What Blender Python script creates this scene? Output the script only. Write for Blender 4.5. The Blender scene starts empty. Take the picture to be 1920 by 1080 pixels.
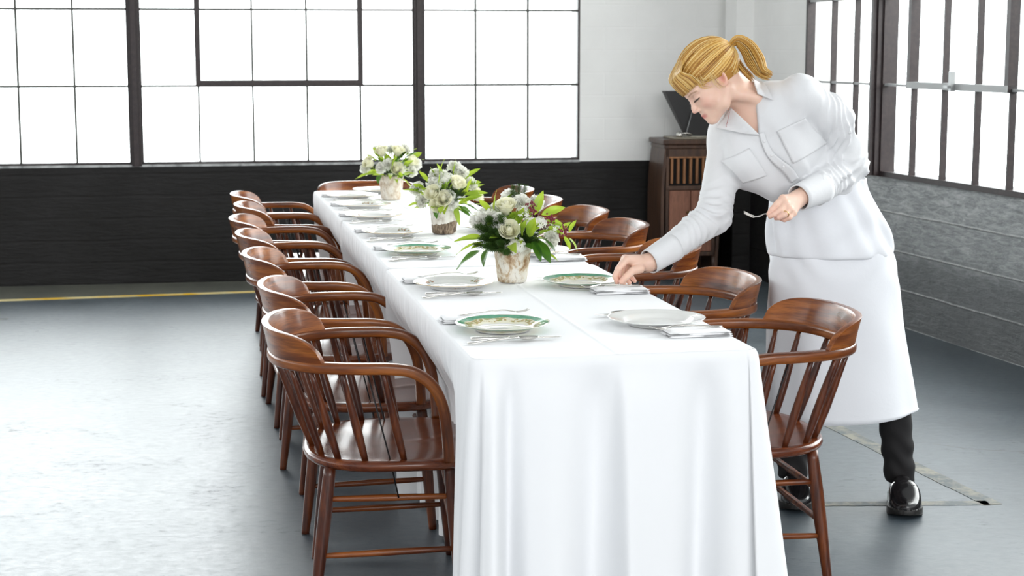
import bpy, bmesh, math, random
import numpy as np
from mathutils import Vector, Matrix, noise as mnoise

SC = bpy.context.scene
COL = SC.collection
# ---------------------------------------------------------------- camera, sky, lights, exposure
cam_data = bpy.data.cameras.new('camera')
camera = bpy.data.objects.new('camera', cam_data)
COL.objects.link(camera)
camera.location = (0, 0, 1.47)
camera.rotation_euler = (math.radians(90 - 8.04), 0, 0)
cam_data.sensor_width = 36
cam_data.lens = 60
cam_data.dof.use_dof = True
cam_data.dof.focus_distance = 4.95
cam_data.dof.aperture_fstop = 7.5
SC.camera = camera

SC.view_settings.view_transform = 'Standard'
SC.view_settings.look = 'None'
SC.view_settings.gamma = 1
SC.view_settings.use_curve_mapping = False
SC.view_settings.exposure = 0.53

world = bpy.data.worlds.new('overcast_sky')
SC.world = world
world.use_nodes = True
bgn = world.node_tree.nodes['Background']
bgn.inputs['Color'].default_value = (0.95, 0.98, 1.0, 1)
# overcast sky, much brighter on the side of the far windows (low sun behind thin cloud)
wt = world.node_tree
_tc = wt.nodes.new('ShaderNodeTexCoord'); _dp = wt.nodes.new('ShaderNodeVectorMath'); _dp.operation = 'DOT_PRODUCT'
_dp.inputs[1].default_value = (-.17, .97, .15)
_mr = wt.nodes.new('ShaderNodeMapRange'); _mr.interpolation_type = 'SMOOTHSTEP'
_mr.inputs['From Min'].default_value = .45; _mr.inputs['From Max'].default_value = .95
_mr.inputs['To Min'].default_value = .95; _mr.inputs['To Max'].default_value = 5.3
wt.links.new(_tc.outputs['Generated'], _dp.inputs[0]); wt.links.new(_dp.outputs['Value'], _mr.inputs['Value']); wt.links.new(_mr.outputs[0], bgn.inputs['Strength'])

def area_light(name, loc, target, sx, sy, power, col=(1, 1, 1)):
    d = bpy.data.lights.new(name, 'AREA')
    d.shape = 'RECTANGLE'; d.size = sx; d.size_y = sy; d.energy = power; d.color = col
    o = bpy.data.objects.new(name, d); COL.objects.link(o)
    o.location = loc
    o.rotation_euler = (Vector(target) - Vector(loc)).to_track_quat('-Z', 'Y').to_euler()
    return o
# daylight outside the two walls of windows, plus two added fill lamps
# (only the far and right lamps stand outdoors behind panes)
area_light('window_and_fill_light', (-2.2, 13.6, 3.4), (-0.6, 6.0, 0.6), 8.0, 3.2, 90)
area_light('window_and_fill_light', (-9.2, 4.5, 2.6), (0.0, 8.0, 1.0), 9.0, 3.0, 90)  # added fill lamp beyond the unseen left wall
area_light('window_and_fill_light', (4.0, -5.0, 3.4), (0.4, 8.0, 1.0), 7.0, 3.0, 300)  # added fill lamp behind the camera, no window there
area_light('window_and_fill_light', (4.6, 8.6, 3.0), (0.4, 8.2, 1.0), 6.0, 3.0, 420)

# ---------------------------------------------------------------- helpers
def rgb(h):
    h = h.lstrip('#')
    v = [int(h[i:i+2], 16)/255 for i in (0, 2, 4)]
    return tuple((c/12.92 if c <= .04045 else ((c+.055)/1.055)**2.4) for c in v) + (1,)

class NT:
    def __init__(s, name):
        s.m = bpy.data.materials.new(name); s.m.use_nodes = True
        s.t = s.m.node_tree; s.n = s.t.nodes; s.l = s.t.links
        s.b = s.n['Principled BSDF']
    def add(s, typ, **kw):
        n = s.n.new(typ)
        for k, v in kw.items():
            if k.startswith('i_'):
                key = k[2:].replace('_', ' ')
                n.inputs[int(key) if key.isdigit() else key].default_value = v
            else: setattr(n, k, v)
        return n
    def link(s, a, b): s.l.new(a, b)
    def coords(s, scale=(1, 1, 1), loc=(0, 0, 0), kind='Object', rnd=False):
        tc = s.add('ShaderNodeTexCoord'); mp = s.add('ShaderNodeMapping')
        mp.inputs['Scale'].default_value = scale; mp.inputs['Location'].default_value = loc
        src = tc.outputs[kind]
        if rnd:
            oi = s.add('ShaderNodeObjectInfo')
            mu = s.add('ShaderNodeVectorMath', operation='MULTIPLY'); mu.inputs[1].default_value = (7, 13, 5)
            cb = s.add('ShaderNodeCombineXYZ')
            for i in range(3): s.link(oi.outputs['Random'], cb.inputs[i])
            s.link(cb.outputs[0], mu.inputs[0])
            ad = s.add('ShaderNodeVectorMath', operation='ADD')
            s.link(src, ad.inputs[0]); s.link(mu.outputs[0], ad.inputs[1]); src = ad.outputs[0]
        s.link(src, mp.inputs['Vector'])
        return mp.outputs[0]
    def noise(s, vec, scale=5, detail=4, rough=.5, dist=0):
        n = s.add('ShaderNodeTexNoise'); n.inputs['Scale'].default_value = scale
        n.inputs['Detail'].default_value = detail; n.inputs['Roughness'].default_value = rough
        n.inputs['Distortion'].default_value = dist
        s.link(vec, n.inputs['Vector']); return n.outputs['Fac']
    def ramp(s, fac, stops, interp='LINEAR'):
        r = s.add('ShaderNodeValToRGB'); cr = r.color_ramp; cr.interpolation = interp
        while len(cr.elements) < len(stops): cr.elements.new(.5)
        for e, (p, c) in zip(cr.elements, stops):
            e.position = p; e.color = c if len(c) == 4 else tuple(c)+(1,)
        s.link(fac, r.inputs[0]); return r.outputs[0]
    def mix(s, fac, a, b, typ='MIX'):
        n = s.add('ShaderNodeMix', data_type='RGBA', blend_type=typ)
        for i, v in ((0, fac), (6, a), (7, b)):
            if hasattr(v, 'is_output'): s.link(v, n.inputs[i])
            else: n.inputs[i].default_value = v
        return n.outputs[2]
    def math(s, op, a, b=0.0, clamp=False):
        n = s.add('ShaderNodeMath', operation=op, use_clamp=clamp)
        for i, v in ((0, a), (1, b)):
            if hasattr(v, 'is_output'): s.link(v, n.inputs[i])
            else: n.inputs[i].default_value = v
        return n.outputs[0]
    def bump(s, h, strength=.2, dist=.01):
        b = s.add('ShaderNodeBump'); b.inputs['Strength'].default_value = strength
        b.inputs['Distance'].default_value = dist
        s.link(h, b.inputs['Height']); s.link(b.outputs[0], s.b.inputs['Normal'])
    def base(s, c):
        if hasattr(c, 'is_output'): s.link(c, s.b.inputs['Base Color'])
        else: s.b.inputs['Base Color'].default_value = c
    def set(s, **kw):
        for k, v in kw.items():
            k = k.replace('_', ' ')
            if hasattr(v, 'is_output'): s.link(v, s.b.inputs[k])
            else: s.b.inputs[k].default_value = v

def simple(name, col, rough=.5, metal=0, **kw):
    t = NT(name); t.base(col); t.set(Roughness=rough, Metallic=metal, **kw); return t.m

def new_mesh(name, V, F, mat=None, smooth=True, parent=None, mats=None, fmat=None):
    me = bpy.data.meshes.new(name)
    me.from_pydata([tuple(map(float, v)) for v in V], [], [tuple(int(i) for i in f) for f in F])
    me.validate(); me.update()
    if smooth: me.polygons.foreach_set('use_smooth', [True]*len(me.polygons))
    for m in (mats or ([mat] if mat else [])): me.materials.append(m)
    if fmat is not None and len(fmat) == len(me.polygons): me.polygons.foreach_set('material_index', fmat)
    o = bpy.data.objects.new(name, me); COL.objects.link(o)
    if parent: o.parent = parent
    return o

class MB:
    """collects shapes into one mesh"""
    def __init__(s): s.V = []; s.F = []; s.M = []
    def add(s, V, F, mi=0):
        n = len(s.V); s.V.extend([tuple(v) for v in V]); s.F.extend([tuple(i+n for i in f) for f in F]); s.M.extend([mi]*len(F))
    def box(s, x0, x1, y0, y1, z0, z1, mi=0, M=None):
        V = [(x, y, z) for z in (z0, z1) for y in (y0, y1) for x in (x0, x1)]
        if M is not None: V = [tuple(M @ Vector(v)) for v in V]
        s.add(V, [(0, 2, 3, 1), (4, 5, 7, 6), (0, 1, 5, 4), (2, 6, 7, 3), (0, 4, 6, 2), (1, 3, 7, 5)], mi)
    def tube(s, P, R, n=10, mi=0, up=(0, 0, 1), cap=True, phase=0.0):
        V, F = tube_vf(P, R, n, up, cap, phase); s.add(V, F, mi)
    def lathe(s, prof, n=32, c=(0, 0, 0), mi=0, rfun=None):
        V = []; F = []; m = len(prof)
        for j in range(n):
            a = 2*math.pi*j/n
            for (r, z) in prof:
                rr = r*(rfun(a, r, z) if rfun else 1)
                V.append((c[0]+rr*math.cos(a), c[1]+rr*math.sin(a), c[2]+z))
        for j in range(n):
            k = (j+1) % n
            for i in range(m-1): F.append((j*m+i, k*m+i, k*m+i+1, j*m+i+1))
        s.add(V, F, mi)
    def build(s, name, mat=None, parent=None, smooth=True, mats=None, bevel=0, seg=2):
        o = new_mesh(name, s.V, s.F, mat, smooth, parent, mats, s.M if mats else None)
        if bevel:
            b = o.modifiers.new('bevel', 'BEVEL'); b.width = bevel; b.segments = seg; b.limit_method = 'ANGLE'
            if smooth:
                w = o.modifiers.new('wn', 'WEIGHTED_NORMAL')
        return o

def tube_vf(P, R, n=10, up=(0, 0, 1), cap=True, phase=0.0):
    P = [Vector(p) for p in P]; V = []; F = []
    m = len(P)
    prev = None
    for i, p in enumerate(P):
        t = (P[min(i+1, m-1)] - P[max(i-1, 0)]).normalized()
        if prev is None:
            a = Vector(up)
            if abs(a.dot(t)) > .95: a = Vector((1, 0, 0))
            if abs(a.dot(t)) > .95: a = Vector((0, 1, 0))
        else: a = prev
        a = (a - t*a.dot(t)).normalized(); prev = a
        b = t.cross(a)
        r = R[i] if isinstance(R, (list, tuple)) else R
        ra, rb = r if isinstance(r, (list, tuple)) else (r, r)
        for k in range(n):
            th = 2*math.pi*k/n + phase
            V.append(p + a*(ra*math.cos(th)) + b*(rb*math.sin(th)))
    for i in range(m-1):
        for k in range(n):
            k2 = (k+1) % n
            F.append((i*n+k, i*n+k2, (i+1)*n+k2, (i+1)*n+k))
    if cap:
        V.append(P[0]); V.append(P[-1]); c0, c1 = len(V)-2, len(V)-1
        for k in range(n):
            k2 = (k+1) % n
            F.append((c0, k2, k)); F.append((c1, (m-1)*n+k, (m-1)*n+k2))
    return V, F

def catmull(pts, per=8, closed=False):
    P = [np.array(p, float) for p in pts]; n = len(P); out = []
    rng = range(n) if closed else range(n-1)
    for i in rng:
        if closed: a, b, c, d = P[(i-1) % n], P[i], P[(i+1) % n], P[(i+2) % n]
        else: a, b, c, d = P[max(i-1, 0)], P[i], P[i+1], P[min(i+2, n-1)]
        for k in range(per):
            t = k/per
            out.append(.5*((2*b)+(-a+c)*t+(2*a-5*b+4*c-d)*t*t+(-a+3*b-3*c+d)*t**3))
    if not closed: out.append(P[-1])
    return out

def tag(o, label=None, cat=None, group=None, kind=None):
    if label: o['label'] = label
    if cat: o['category'] = cat
    if group: o['group'] = group
    if kind: o['kind'] = kind
    return o

def empty(name, loc=(0, 0, 0), rz=0.0):
    o = bpy.data.objects.new(name, None); COL.objects.link(o)
    o.location = loc; o.rotation_euler = (0, 0, rz); o.empty_display_size = .05
    return o

def copy_tree(o, parent=None):
    c = o.copy(); COL.objects.link(c)
    if parent: c.parent = parent
    for k in [x for x in o.children]: copy_tree(k, c)
    return c

def struct(o): o['kind'] = 'structure'; return o

def smin(a, b, k):
    h = np.clip(.5+.5*(b-a)/k, 0, 1)
    return b*(1-h)+a*h-k*h*(1-h)
def smax(a, b, k): return -smin(-a, -b, k)
def sm01(x, a, b):
    t = np.clip((x-a)/(b-a), 0, 1); return t*t*(3-2*t)

# table frame: u to the right across the table, v away from the camera along it
TO = Vector((0.247, 3.929, 0)); TR = Vector((.98152, .19133, 0)); TD = Vector((-.19133, .98152, 0))
TA = math.atan2(TR.y, TR.x)
def W(u, v, z=0): p = TO + TR*u + TD*v; return Vector((p.x, p.y, z))

# ---------------------------------------------------------------- materials
def wood_mat(name, axis, dark, mid, lite, rough=.28, ring=42, var=.45, attr=False):
    t = NT(name)
    if attr:
        an = t.add('ShaderNodeAttribute', attribute_name='grain')
        def co_(scale, rnd=False):
            mp = t.add('ShaderNodeMapping'); mp.inputs['Scale'].default_value = scale
            oi = t.add('ShaderNodeObjectInfo'); ad = t.add('ShaderNodeVectorMath', operation='ADD'); cb = t.add('ShaderNodeCombineXYZ')
            for i in range(3): t.link(oi.outputs['Random'], cb.inputs[i])
            ms = t.add('ShaderNodeVectorMath', operation='SCALE'); ms.inputs['Scale'].default_value = 9.0
            t.link(cb.outputs[0], ms.inputs[0]); t.link(an.outputs['Vector'], ad.inputs[0]); t.link(ms.outputs[0], ad.inputs[1])
            t.link(ad.outputs[0], mp.inputs['Vector']); return mp.outputs[0]
        t.coords = co_
    sc = [ring, ring, ring]; sc[axis] = ring*.09
    v = t.coords(tuple(sc), rnd=True)
    n1 = t.noise(v, 1.0, 4, .5, .25)
    s2 = [2.6]*3; s2[axis] = .8
    v2 = t.coords(tuple(s2), rnd=True)
    n2 = t.noise(v2, 1.2, 3, .5)
    sc3 = [ring*9]*3; sc3[axis] = ring*.5
    n3 = t.noise(t.coords(tuple(sc3)), 1.0, 2, .5)
    c = t.ramp(n1, [(.22, dark), (.45, mid), (.80, lite)])
    c2 = t.ramp(n1, [(.28, mid), (.7, lite)])
    f = t.ramp(n2, [(.35, (0, 0, 0)), (.75, (var, var, var))])
    c = t.mix(f, c, c2)
    p = t.ramp(n3, [(.35, (.45, .45, .45)), (.55, (1, 1, 1))])
    c = t.mix(.55, c, t.mix(1.0, c, p, 'MULTIPLY'))
    oi = t.add('ShaderNodeObjectInfo')
    t.base(c)
    r = t.ramp(n2, [(.3, (rough, rough, rough)), (.8, (rough+.14,)*3)])
    t.set(Roughness=r)
    t.b.inputs['Coat Weight'].default_value = .22
    t.b.inputs['Coat Roughness'].default_value = .10
    t.b.inputs['Specular IOR Level'].default_value = .32
    t.bump(n3, .08, .002)
    return t.m
DK, MD, LT = (.014, .0035, .0018), (.115, .025, .0055), (.36, .105, .019)
wood_x = wood_mat('varnished_oak_x', 0, DK, MD, LT)
wood_y = wood_mat('varnished_oak_y', 1, DK, MD, LT)
wood_crest = wood_mat('window_lit_oak_crest', 0, (.022, .006, .0025), (.150, .036, .0075), (.46, .150, .028), .22, attr=True)  # crest lightened to honey: window light is put into the wood colour
wood_bow = wood_mat('varnished_oak_bow', 0, (.018, .005, .002), (.135, .032, .006), (.44, .140, .024), .24, attr=True)  # arm bow lightened likewise, window light carried in its colour
wood_z = wood_mat('varnished_oak_z', 2, DK, (.058, .0115, .0038), (.18, .045, .009))
wood_seat = wood_mat('worn_oak_seat', 0, (.035, .009, .005), (.105, .024, .009), (.24, .068, .020), .13)
black_metal = simple('blackened_steel', (.012, .011, .012, 1), .4, .6)

def cloth_mat(name, col, fine=.0015, rough=.85):
    t = NT(name); t.base(col); t.set(Roughness=rough)
    t.b.inputs['Sheen Weight'].default_value = .15
    n = t.noise(t.coords((1, 1, 1)), 900, 1, .5)
    n2 = t.noise(t.coords((1, 1, 1)), 14, 3, .5)
    h = t.math('ADD', t.math('MULTIPLY', n, .15), n2)
    t.bump(h, .12, fine*3)
    return t.m
linen = cloth_mat('white_table_linen', (.86, .87, .885, 1))

# window frame: dark brown painted steel with chipped edges
t = NT('brown_painted_steel')
n = t.noise(t.coords(), 40, 4, .6)
t.base(t.ramp(n, [(.4, (.018, .010, .011)), (.72, (.035, .022, .021)), (.8, (.16, .15, .14))]))
t.set(Roughness=.45); steel = t.m
t = NT('window_glass')
nt = t.t
for x in list(nt.nodes):
    if x.type != 'OUTPUT_MATERIAL': nt.nodes.remove(x)
out = [x for x in nt.nodes if x.type == 'OUTPUT_MATERIAL'][0]
tr = nt.nodes.new('ShaderNodeBsdfTransparent'); gl = nt.nodes.new('ShaderNodeBsdfGlossy'); mx = nt.nodes.new('ShaderNodeMixShader')
tr.inputs[0].default_value = (.97, .985, .98, 1); gl.inputs['Roughness'].default_value = .03
mx.inputs[0].default_value = .05
nt.links.new(tr.outputs[0], mx.inputs[1]); nt.links.new(gl.outputs[0], mx.inputs[2]); nt.links.new(mx.outputs[0], out.inputs[0])
glass = t.m

# ---------------------------------------------------------------- room
CORNER = Vector((1.444, 11.263, 0))
aB = math.radians(9.8); BD = Vector((math.cos(aB), math.sin(aB), 0)); BN = Vector((-math.sin(aB), math.cos(aB), 0))   # BN outdoors
aR = math.radians(-14.9); RD = Vector((math.sin(aR), math.cos(aR), 0)); RN = Vector((math.cos(aR), -math.sin(aR), 0))  # RN outdoors
CEIL = 4.4
def wall_block(mb, D, N, s0, s1, z0, z1, th=.28, off=0, mi=0):
    V = []
    for z in (z0, z1):
        for nn in (off, off+th):
            for s in (s0, s1):
                p = CORNER + D*s + N*nn; V.append((p.x, p.y, z))
    mb.add(V, [(0, 2, 3, 1), (4, 5, 7, 6), (0, 1, 5, 4), (2, 6, 7, 3), (0, 4, 6, 2), (1, 3, 7, 5)], mi)

# floor: blue-grey painted concrete, sealed and worn, with cracks
t = NT('sealed_painted_concrete')
co = t.coords()
n_big = t.noise(co, .55, 5, .6, .4); n_mid = t.noise(co, 3.0, 8, .65, .3); n_fine = t.noise(t.coords((1, 1.6, 1)), 22, 8, .7)
c = t.ramp(n_mid, [(.3, (.026, .042, .056)), (.52, (.046, .066, .084)), (.75, (.074, .098, .116))])
c = t.mix(t.ramp(n_big, [(.45, (0, 0, 0)), (.65, (.7, .7, .7))]), c, (.082, .104, .118, 1))
sc_ = t.math('MULTIPLY', t.ramp(n_fine, [(.53, (0, 0, 0)), (.66, (.8,)*3)]), t.ramp(n_mid, [(.53, (0, 0, 0)), (.63, (.9,)*3)]))
c = t.mix(sc_, c, (.012, .018, .024, 1))
scuff = sc_
vor = t.add('ShaderNodeTexVoronoi', feature='DISTANCE_TO_EDGE'); vor.inputs['Scale'].default_value = .42
wv = t.add('ShaderNodeVectorMath', operation='ADD'); nz = t.add('ShaderNodeTexNoise'); nz.inputs['Scale'].default_value = 2.4; nz.inputs['Detail'].default_value = 6
tc = t.add('ShaderNodeTexCoord'); t.link(tc.outputs['Object'], nz.inputs['Vector']); 
ml = t.add('ShaderNodeVectorMath', operation='SCALE'); ml.inputs['Scale'].default_value = .35
t.link(nz.outputs['Color'], ml.inputs[0]); t.link(ml.outputs[0], wv.inputs[0]); t.link(tc.outputs['Object'], wv.inputs[1]); t.link(wv.outputs[0], vor.inputs['Vector'])
crack = t.ramp(vor.outputs['Distance'], [(.0, (1, 1, 1)), (.0028, (0, 0, 0))])
crack = t.math('MULTIPLY', crack, t.ramp(n_big, [(.5, (0, 0, 0)), (.56, (1, 1, 1))]))
c = t.mix(crack, c, (.015, .017, .018, 1))
# bare strip along the far wall
sx = t.add('ShaderNodeSeparateXYZ'); t.link(tc.outputs['Object'], sx.inputs[0])
dline = t.math('SUBTRACT', sx.outputs['Y'], t.math('ADD', t.math('MULTIPLY', sx.outputs['X'], .26), 10.66))
fs = t.ramp(dline, [(.0, (0, 0, 0)), (.02, (.9, .9, .9))])
c = t.mix(fs, c, t.ramp(n_mid, [(.3, (.035, .036, .022)), (.7, (.10, .10, .065))]))
t.base(c)
rr = t.ramp(n_fine, [(.25, (.32, .32, .32)), (.75, (.46, .46, .46))])
rr = t.mix(t.ramp(n_mid, [(.45, (0, 0, 0)), (.7, (.5, .5, .5))]), rr, (.45, .45, .45, 1))
rr = t.mix(scuff, rr, (.62, .62, .62, 1))
rr = t.mix(fs, rr, (.6, .6, .6, 1))
t.set(Roughness=rr); t.b.inputs['IOR'].default_value = 2.25
t.bump(t.math('ADD', t.math('MULTIPLY', n_fine, .5), t.math('MULTIPLY', n_mid, .9)), .16, .010)
floor_m = t.m
mb = MB(); mb.box(-9, 6.5, -4.5, 14, -.2, 0)
struct(mb.build('floor', floor_m, smooth=False))

t = NT('white_ceiling_paint'); t.base((.8, .8, .79, 1)); t.set(Roughness=.9)
mb = MB(); mb.box(-9, 6.5, -1.0, 14, CEIL, CEIL+.2); struct(mb.build('ceiling', t.m, smooth=False))

# far wall: black painted board-marked concrete below the sill, white brick pier above
t = NT('black_painted_concrete')
co = t.coords()
n1 = t.noise(co, 2.0, 6, .6); n2 = t.noise(t.coords((1.5, 1.5, 9)), 4, 8, .7, .4)
t.base(t.ramp(n1, [(.35, (.0055, .0048, .0045)), (.7, (.013, .012, .012))]))
t.set(Roughness=t.ramp(n2, [(.3, (.42,)*3), (.7, (.6,)*3)])); t.b.inputs['Specular IOR Level'].default_value = .3
wv = t.add('ShaderNodeTexWave', wave_type='BANDS', bands_direction='Z'); wv.inputs['Scale'].default_value = 2.3; wv.inputs['Distortion'].default_value = .7; wv.inputs['Detail'].default_value = 3
t.link(co, wv.inputs['Vector'])
edge = t.ramp(wv.outputs['Fac'], [(.0, (0, 0, 0)), (.06, (1, 1, 1))])
t.bump(t.math('ADD', t.math('MULTIPLY', n2, .9), t.math('MULTIPLY', edge, .18)), .5, .02)
black_conc = t.m
t = NT('white_painted_brick')
br = t.add('ShaderNodeTexBrick'); br.inputs['Scale'].default_value = 1.0
br.inputs['Brick Width'].default_value = .4; br.inputs['Row Height'].default_value = .145; br.inputs['Mortar Size'].default_value = .006
br.inputs['Mortar Smooth'].default_value = .8
tc = t.add('ShaderNodeTexCoord'); sp = t.add('ShaderNodeSeparateXYZ'); cb = t.add('ShaderNodeCombineXYZ')
t.link(tc.outputs['Object'], sp.inputs[0]); t.link(sp.outputs['X'], cb.inputs[0]); t.link(sp.outputs['Z'], cb.inputs[1]); t.link(cb.outputs[0], br.inputs['Vector'])
n1 = t.noise(t.coords(), 3, 6, .6)
t.base(t.ramp(n1, [(.3, (.84, .84, .82)), (.7, (.90, .90, .88))])); t.set(Roughness=.6)
t.bump(t.math('ADD', t.math('MULTIPLY', br.outputs['Fac'], -.6), t.math('MULTIPLY', n1, .6)), .22, .008)
white_brick = t.m

SILL_B, SILL_R = .735, .785
mb = MB()
wall_block(mb, BD, BN, -9.0, .3, 0, SILL_B, mi=0)
wall_block(mb, BD, BN, -1.02, .3, SILL_B, CEIL, mi=1)
wall_block(mb, BD, BN, -9.0, -1.02, 3.64, CEIL, mi=1)
struct(mb.build('wall_back', smooth=False, mats=[black_conc, white_brick]))
# slim corner column
mb = MB(); wall_block(mb, RD, RN, -.34, -.16, .74, CEIL, th=.12, off=-.12, mi=0); wall_block(mb, RD, RN, -.34, -.16, 0, .74, th=.12, off=-.12, mi=1)
cw = mb.build('trim_1', None, smooth=False, mats=[white_brick, black_conc]); struct(cw)

# right wall: board-formed concrete, painted black towards the corner
t = NT('board_formed_concrete')
tc = t.add('ShaderNodeTexCoord'); sp = t.add('ShaderNodeSeparateXYZ'); t.link(tc.outputs['Object'], sp.inputs[0])
co = t.coords()
n1 = t.noise(co, 2.2, 8, .65, .3); n2 = t.noise(t.coords((3, 3, 14)), 3.5, 10, .72, .5); n3 = t.noise(co, 30, 6, .7)
bz = t.math('ADD', sp.outputs['Z'], t.math('MULTIPLY', n1, .018))
fr = t.math('FRACT', t.math('DIVIDE', t.math('SUBTRACT', bz, .005), .2))
joint = t.ramp(fr, [(.0, (1, 1, 1)), (.035, (0, 0, 0)), (.965, (0, 0, 0)), (1.0, (1, 1, 1))])
brd = t.math('FLOOR', t.math('DIVIDE', bz, .2))
wn = t.add('ShaderNodeTexWhiteNoise', noise_dimensions='1D'); t.link(brd, wn.inputs['W'])
c = t.ramp(n2, [(.25, (.12, .132, .135)), (.44, (.27, .29, .29)), (.58, (.46, .48, .48)), (.72, (.68, .69, .69))])
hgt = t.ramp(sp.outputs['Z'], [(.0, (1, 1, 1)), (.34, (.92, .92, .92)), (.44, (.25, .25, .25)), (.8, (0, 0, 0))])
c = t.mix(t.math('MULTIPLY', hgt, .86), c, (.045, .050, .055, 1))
c = t.mix(t.math('MULTIPLY', wn.outputs['Value'], .25), c, (.10, .105, .11, 1))
c = t.mix(t.math('MULTIPLY', joint, t.ramp(n3, [(.4, (.15,)*3), (.6, (.8,)*3)])), c, (.50, .50, .48, 1))
pits = t.ramp(n3, [(.26, (1, 1, 1)), (.31, (0, 0, 0))])
c = t.mix(pits, c, (.015, .016, .017, 1))
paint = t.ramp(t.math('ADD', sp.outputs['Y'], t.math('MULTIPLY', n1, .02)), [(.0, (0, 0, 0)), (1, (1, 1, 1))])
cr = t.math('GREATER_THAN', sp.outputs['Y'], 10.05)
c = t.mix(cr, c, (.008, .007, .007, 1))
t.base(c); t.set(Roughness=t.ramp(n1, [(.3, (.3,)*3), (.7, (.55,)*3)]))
t.bump(t.math('ADD', t.math('ADD', t.math('MULTIPLY', n2, .8), t.math('MULTIPLY', n3, .35)), t.math('MULTIPLY', joint, .8)), .5, .02)
board_conc = t.m
mb = MB()
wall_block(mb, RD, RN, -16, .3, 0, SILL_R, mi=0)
wall_block(mb, RD, RN, -1.17, .0, SILL_R, CEIL, mi=1)
wall_block(mb, RD, RN, -16, -1.17, 3.64, CEIL, mi=1)
struct(mb.build('wall_right', smooth=False, mats=[board_conc, white_brick]))

# left wall and the open front bay are outside the frame; plain shell so light behaves
LW = CORNER + BD*-9.0
def wall_free(name, p0, p1, z0, z1, m, th=.25):
    d = (Vector(p1)-Vector(p0)).normalized(); nrm = Vector((-d.y, d.x, 0))
    V = []
    for z in (z0, z1):
        for nn in (0, th):
            for q in (Vector(p0), Vector(p1)):
                w = q+nrm*nn; V.append((w.x, w.y, z))
    m_ = MB(); m_.add(V, [(0, 2, 3, 1), (4, 5, 7, 6), (0, 1, 5, 4), (2, 6, 7, 3), (0, 4, 6, 2), (1, 3, 7, 5)])
    return struct(m_.build(name, m, smooth=False))
wall_free('wall_left', (-7.4, -2, 0), (-7.4, 9.8, 0), 0, .8, black_conc)
wall_free('wall_left_upper', (-7.4, -2, 0), (-7.4, 9.8, 0), 3.4, CEIL, white_brick)

# steel sash windows -----------------------------------------------------------
def sash_window(name, D, N, s_list, z_list, vent=None, dep=.03, sill=None, hbar=None):
    """one glazed bay: s_list = muntin positions (first and last are the jambs), z_list = bar heights"""
    root = empty(name, tuple(CORNER + D*((s_list[0]+s_list[-1])/2) + N*dep)); root['kind'] = 'structure'
    M = Matrix(((D.x, N.x, 0, 0), (D.y, N.y, 0, 0), (0, 0, 1, 0), (0, 0, 0, 1)))
    mid = (s_list[0]+s_list[-1])/2
    def B(mb, s0, s1, z0, z1, d0, d1):
        mb.box(s0-mid, s1-mid, d0, d1, z0, z1, M=M)
    fr = MB(); z0, z1 = z_list[0], z_list[-1]
    for s in (s_list[0], s_list[-1]): B(fr, s-.012, s+.012, z0-.015, z1, -.02, .03)
    for z in (z0, z1): B(fr, s_list[0], s_list[-1], z-.014, z+.014, -.02, .03)
    fr.build('frame', steel, root, smooth=False)
    bars = MB()
    for s in s_list[1:-1]:
        B(bars, s-.0065, s+.0065, z0, z1, -.012, .022)
    hb = MB() if hbar else bars
    for z in z_list[1:-1]:
        B(hb, s_list[0], s_list[-1], z-.0065, z+.0065, -.010, .020)
    bars.build('glazing_bars', steel if hbar else bar_grey, root, smooth=False)
    if hbar: hb.build('cross_bars', hbar, root, smooth=False)
    gp = MB(); B(gp, s_list[0], s_list[-1], z0, z1, .012, .016); gp.build('glass_pane', glass, root, smooth=False)
    if vent:
        v = MB(); a, b, c, d = vent; w = .017
        B(v, a-w, a+w, c-w, d+w, -.035, .018); B(v, b-w, b+w, c-w, d+w, -.035, .018)
        B(v, a-w, b+w, d-w, d+w, -.035, .018)
        vr = MB() if hbar else v; B(vr, a-w, b+w, c-w, c+w, -.037, .018)
        if hbar: vr.build('vent_rail', hbar, root, smooth=False)
        vo = v.build('vent_frame', steel, root, smooth=False)
        if sill:
            l = MB(); m_ = (a+b)/2
            B(l, m_-.012, m_+.012, c-.02, c+.075, -.06, -.035); B(l, m_-.006, m_+.035, c-.005, c+.008, -.075, -.055)
            l.build('latch', sill, root, smooth=False)
    return root
ZB = [.745, 1.229, 1.70, 2.18, 2.66, 3.14, 3.62]
ZR = [.795, 1.27, 1.735, 2.20, 2.67, 3.14, 3.62]
def mull(name, D, N, s, w, z0, z1):
    m_ = MB(); M = Matrix(((D.x, N.x, 0, 0), (D.y, N.y, 0, 0), (0, 0, 1, 0), (0, 0, 0, 1)))
    m_.box(-w/2, w/2, -.05, .07, z0, z1, M=M); m_.box(-w/4, w/4, -.075, -.05, z0, z1, M=M)
    o = m_.build(name, steel, smooth=False); o.location = tuple(CORNER+D*s+N*(.035 if D is BD else .0)); return struct(o)
bar_grey = simple('glare_lightened_bar_paint', (.075, .075, .065, 1), .6)  # far bars lightened: the glare of the windows is in this grey
pale = simple('worn_lit_bar_paint', (.36, .37, .37, 1), .5)  # worn bars and rail, paler still because lit top faces are painted in
galv = simple('worn_grey_metal', (.33, .34, .34, 1), .4, .5)
sash_window('window_1', BD, BN, [-2.035, -1.697, -1.357, -1.022], ZB)
mull('trim_2', BD, BN, -2.063, .056, .735, 3.64)
sash_window('window_2', BD, BN, [-3.80, -3.443, -3.108, -2.770, -2.435, -2.09], ZB, vent=(-3.443, -2.435, 1.247, 2.66))
mull('trim_3', BD, BN, -3.83, .062, .735, 3.64)
sash_window('window_3', BD, BN, [-5.54, -5.20, -4.865, -4.529, -4.193, -3.862], ZB)
mull('trim_4', BD, BN, -5.57, .06, .735, 3.64)
sash_window('window_4', BD, BN, [-7.3, -6.95, -6.6, -6.27, -5.93, -5.60], ZB)
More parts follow.
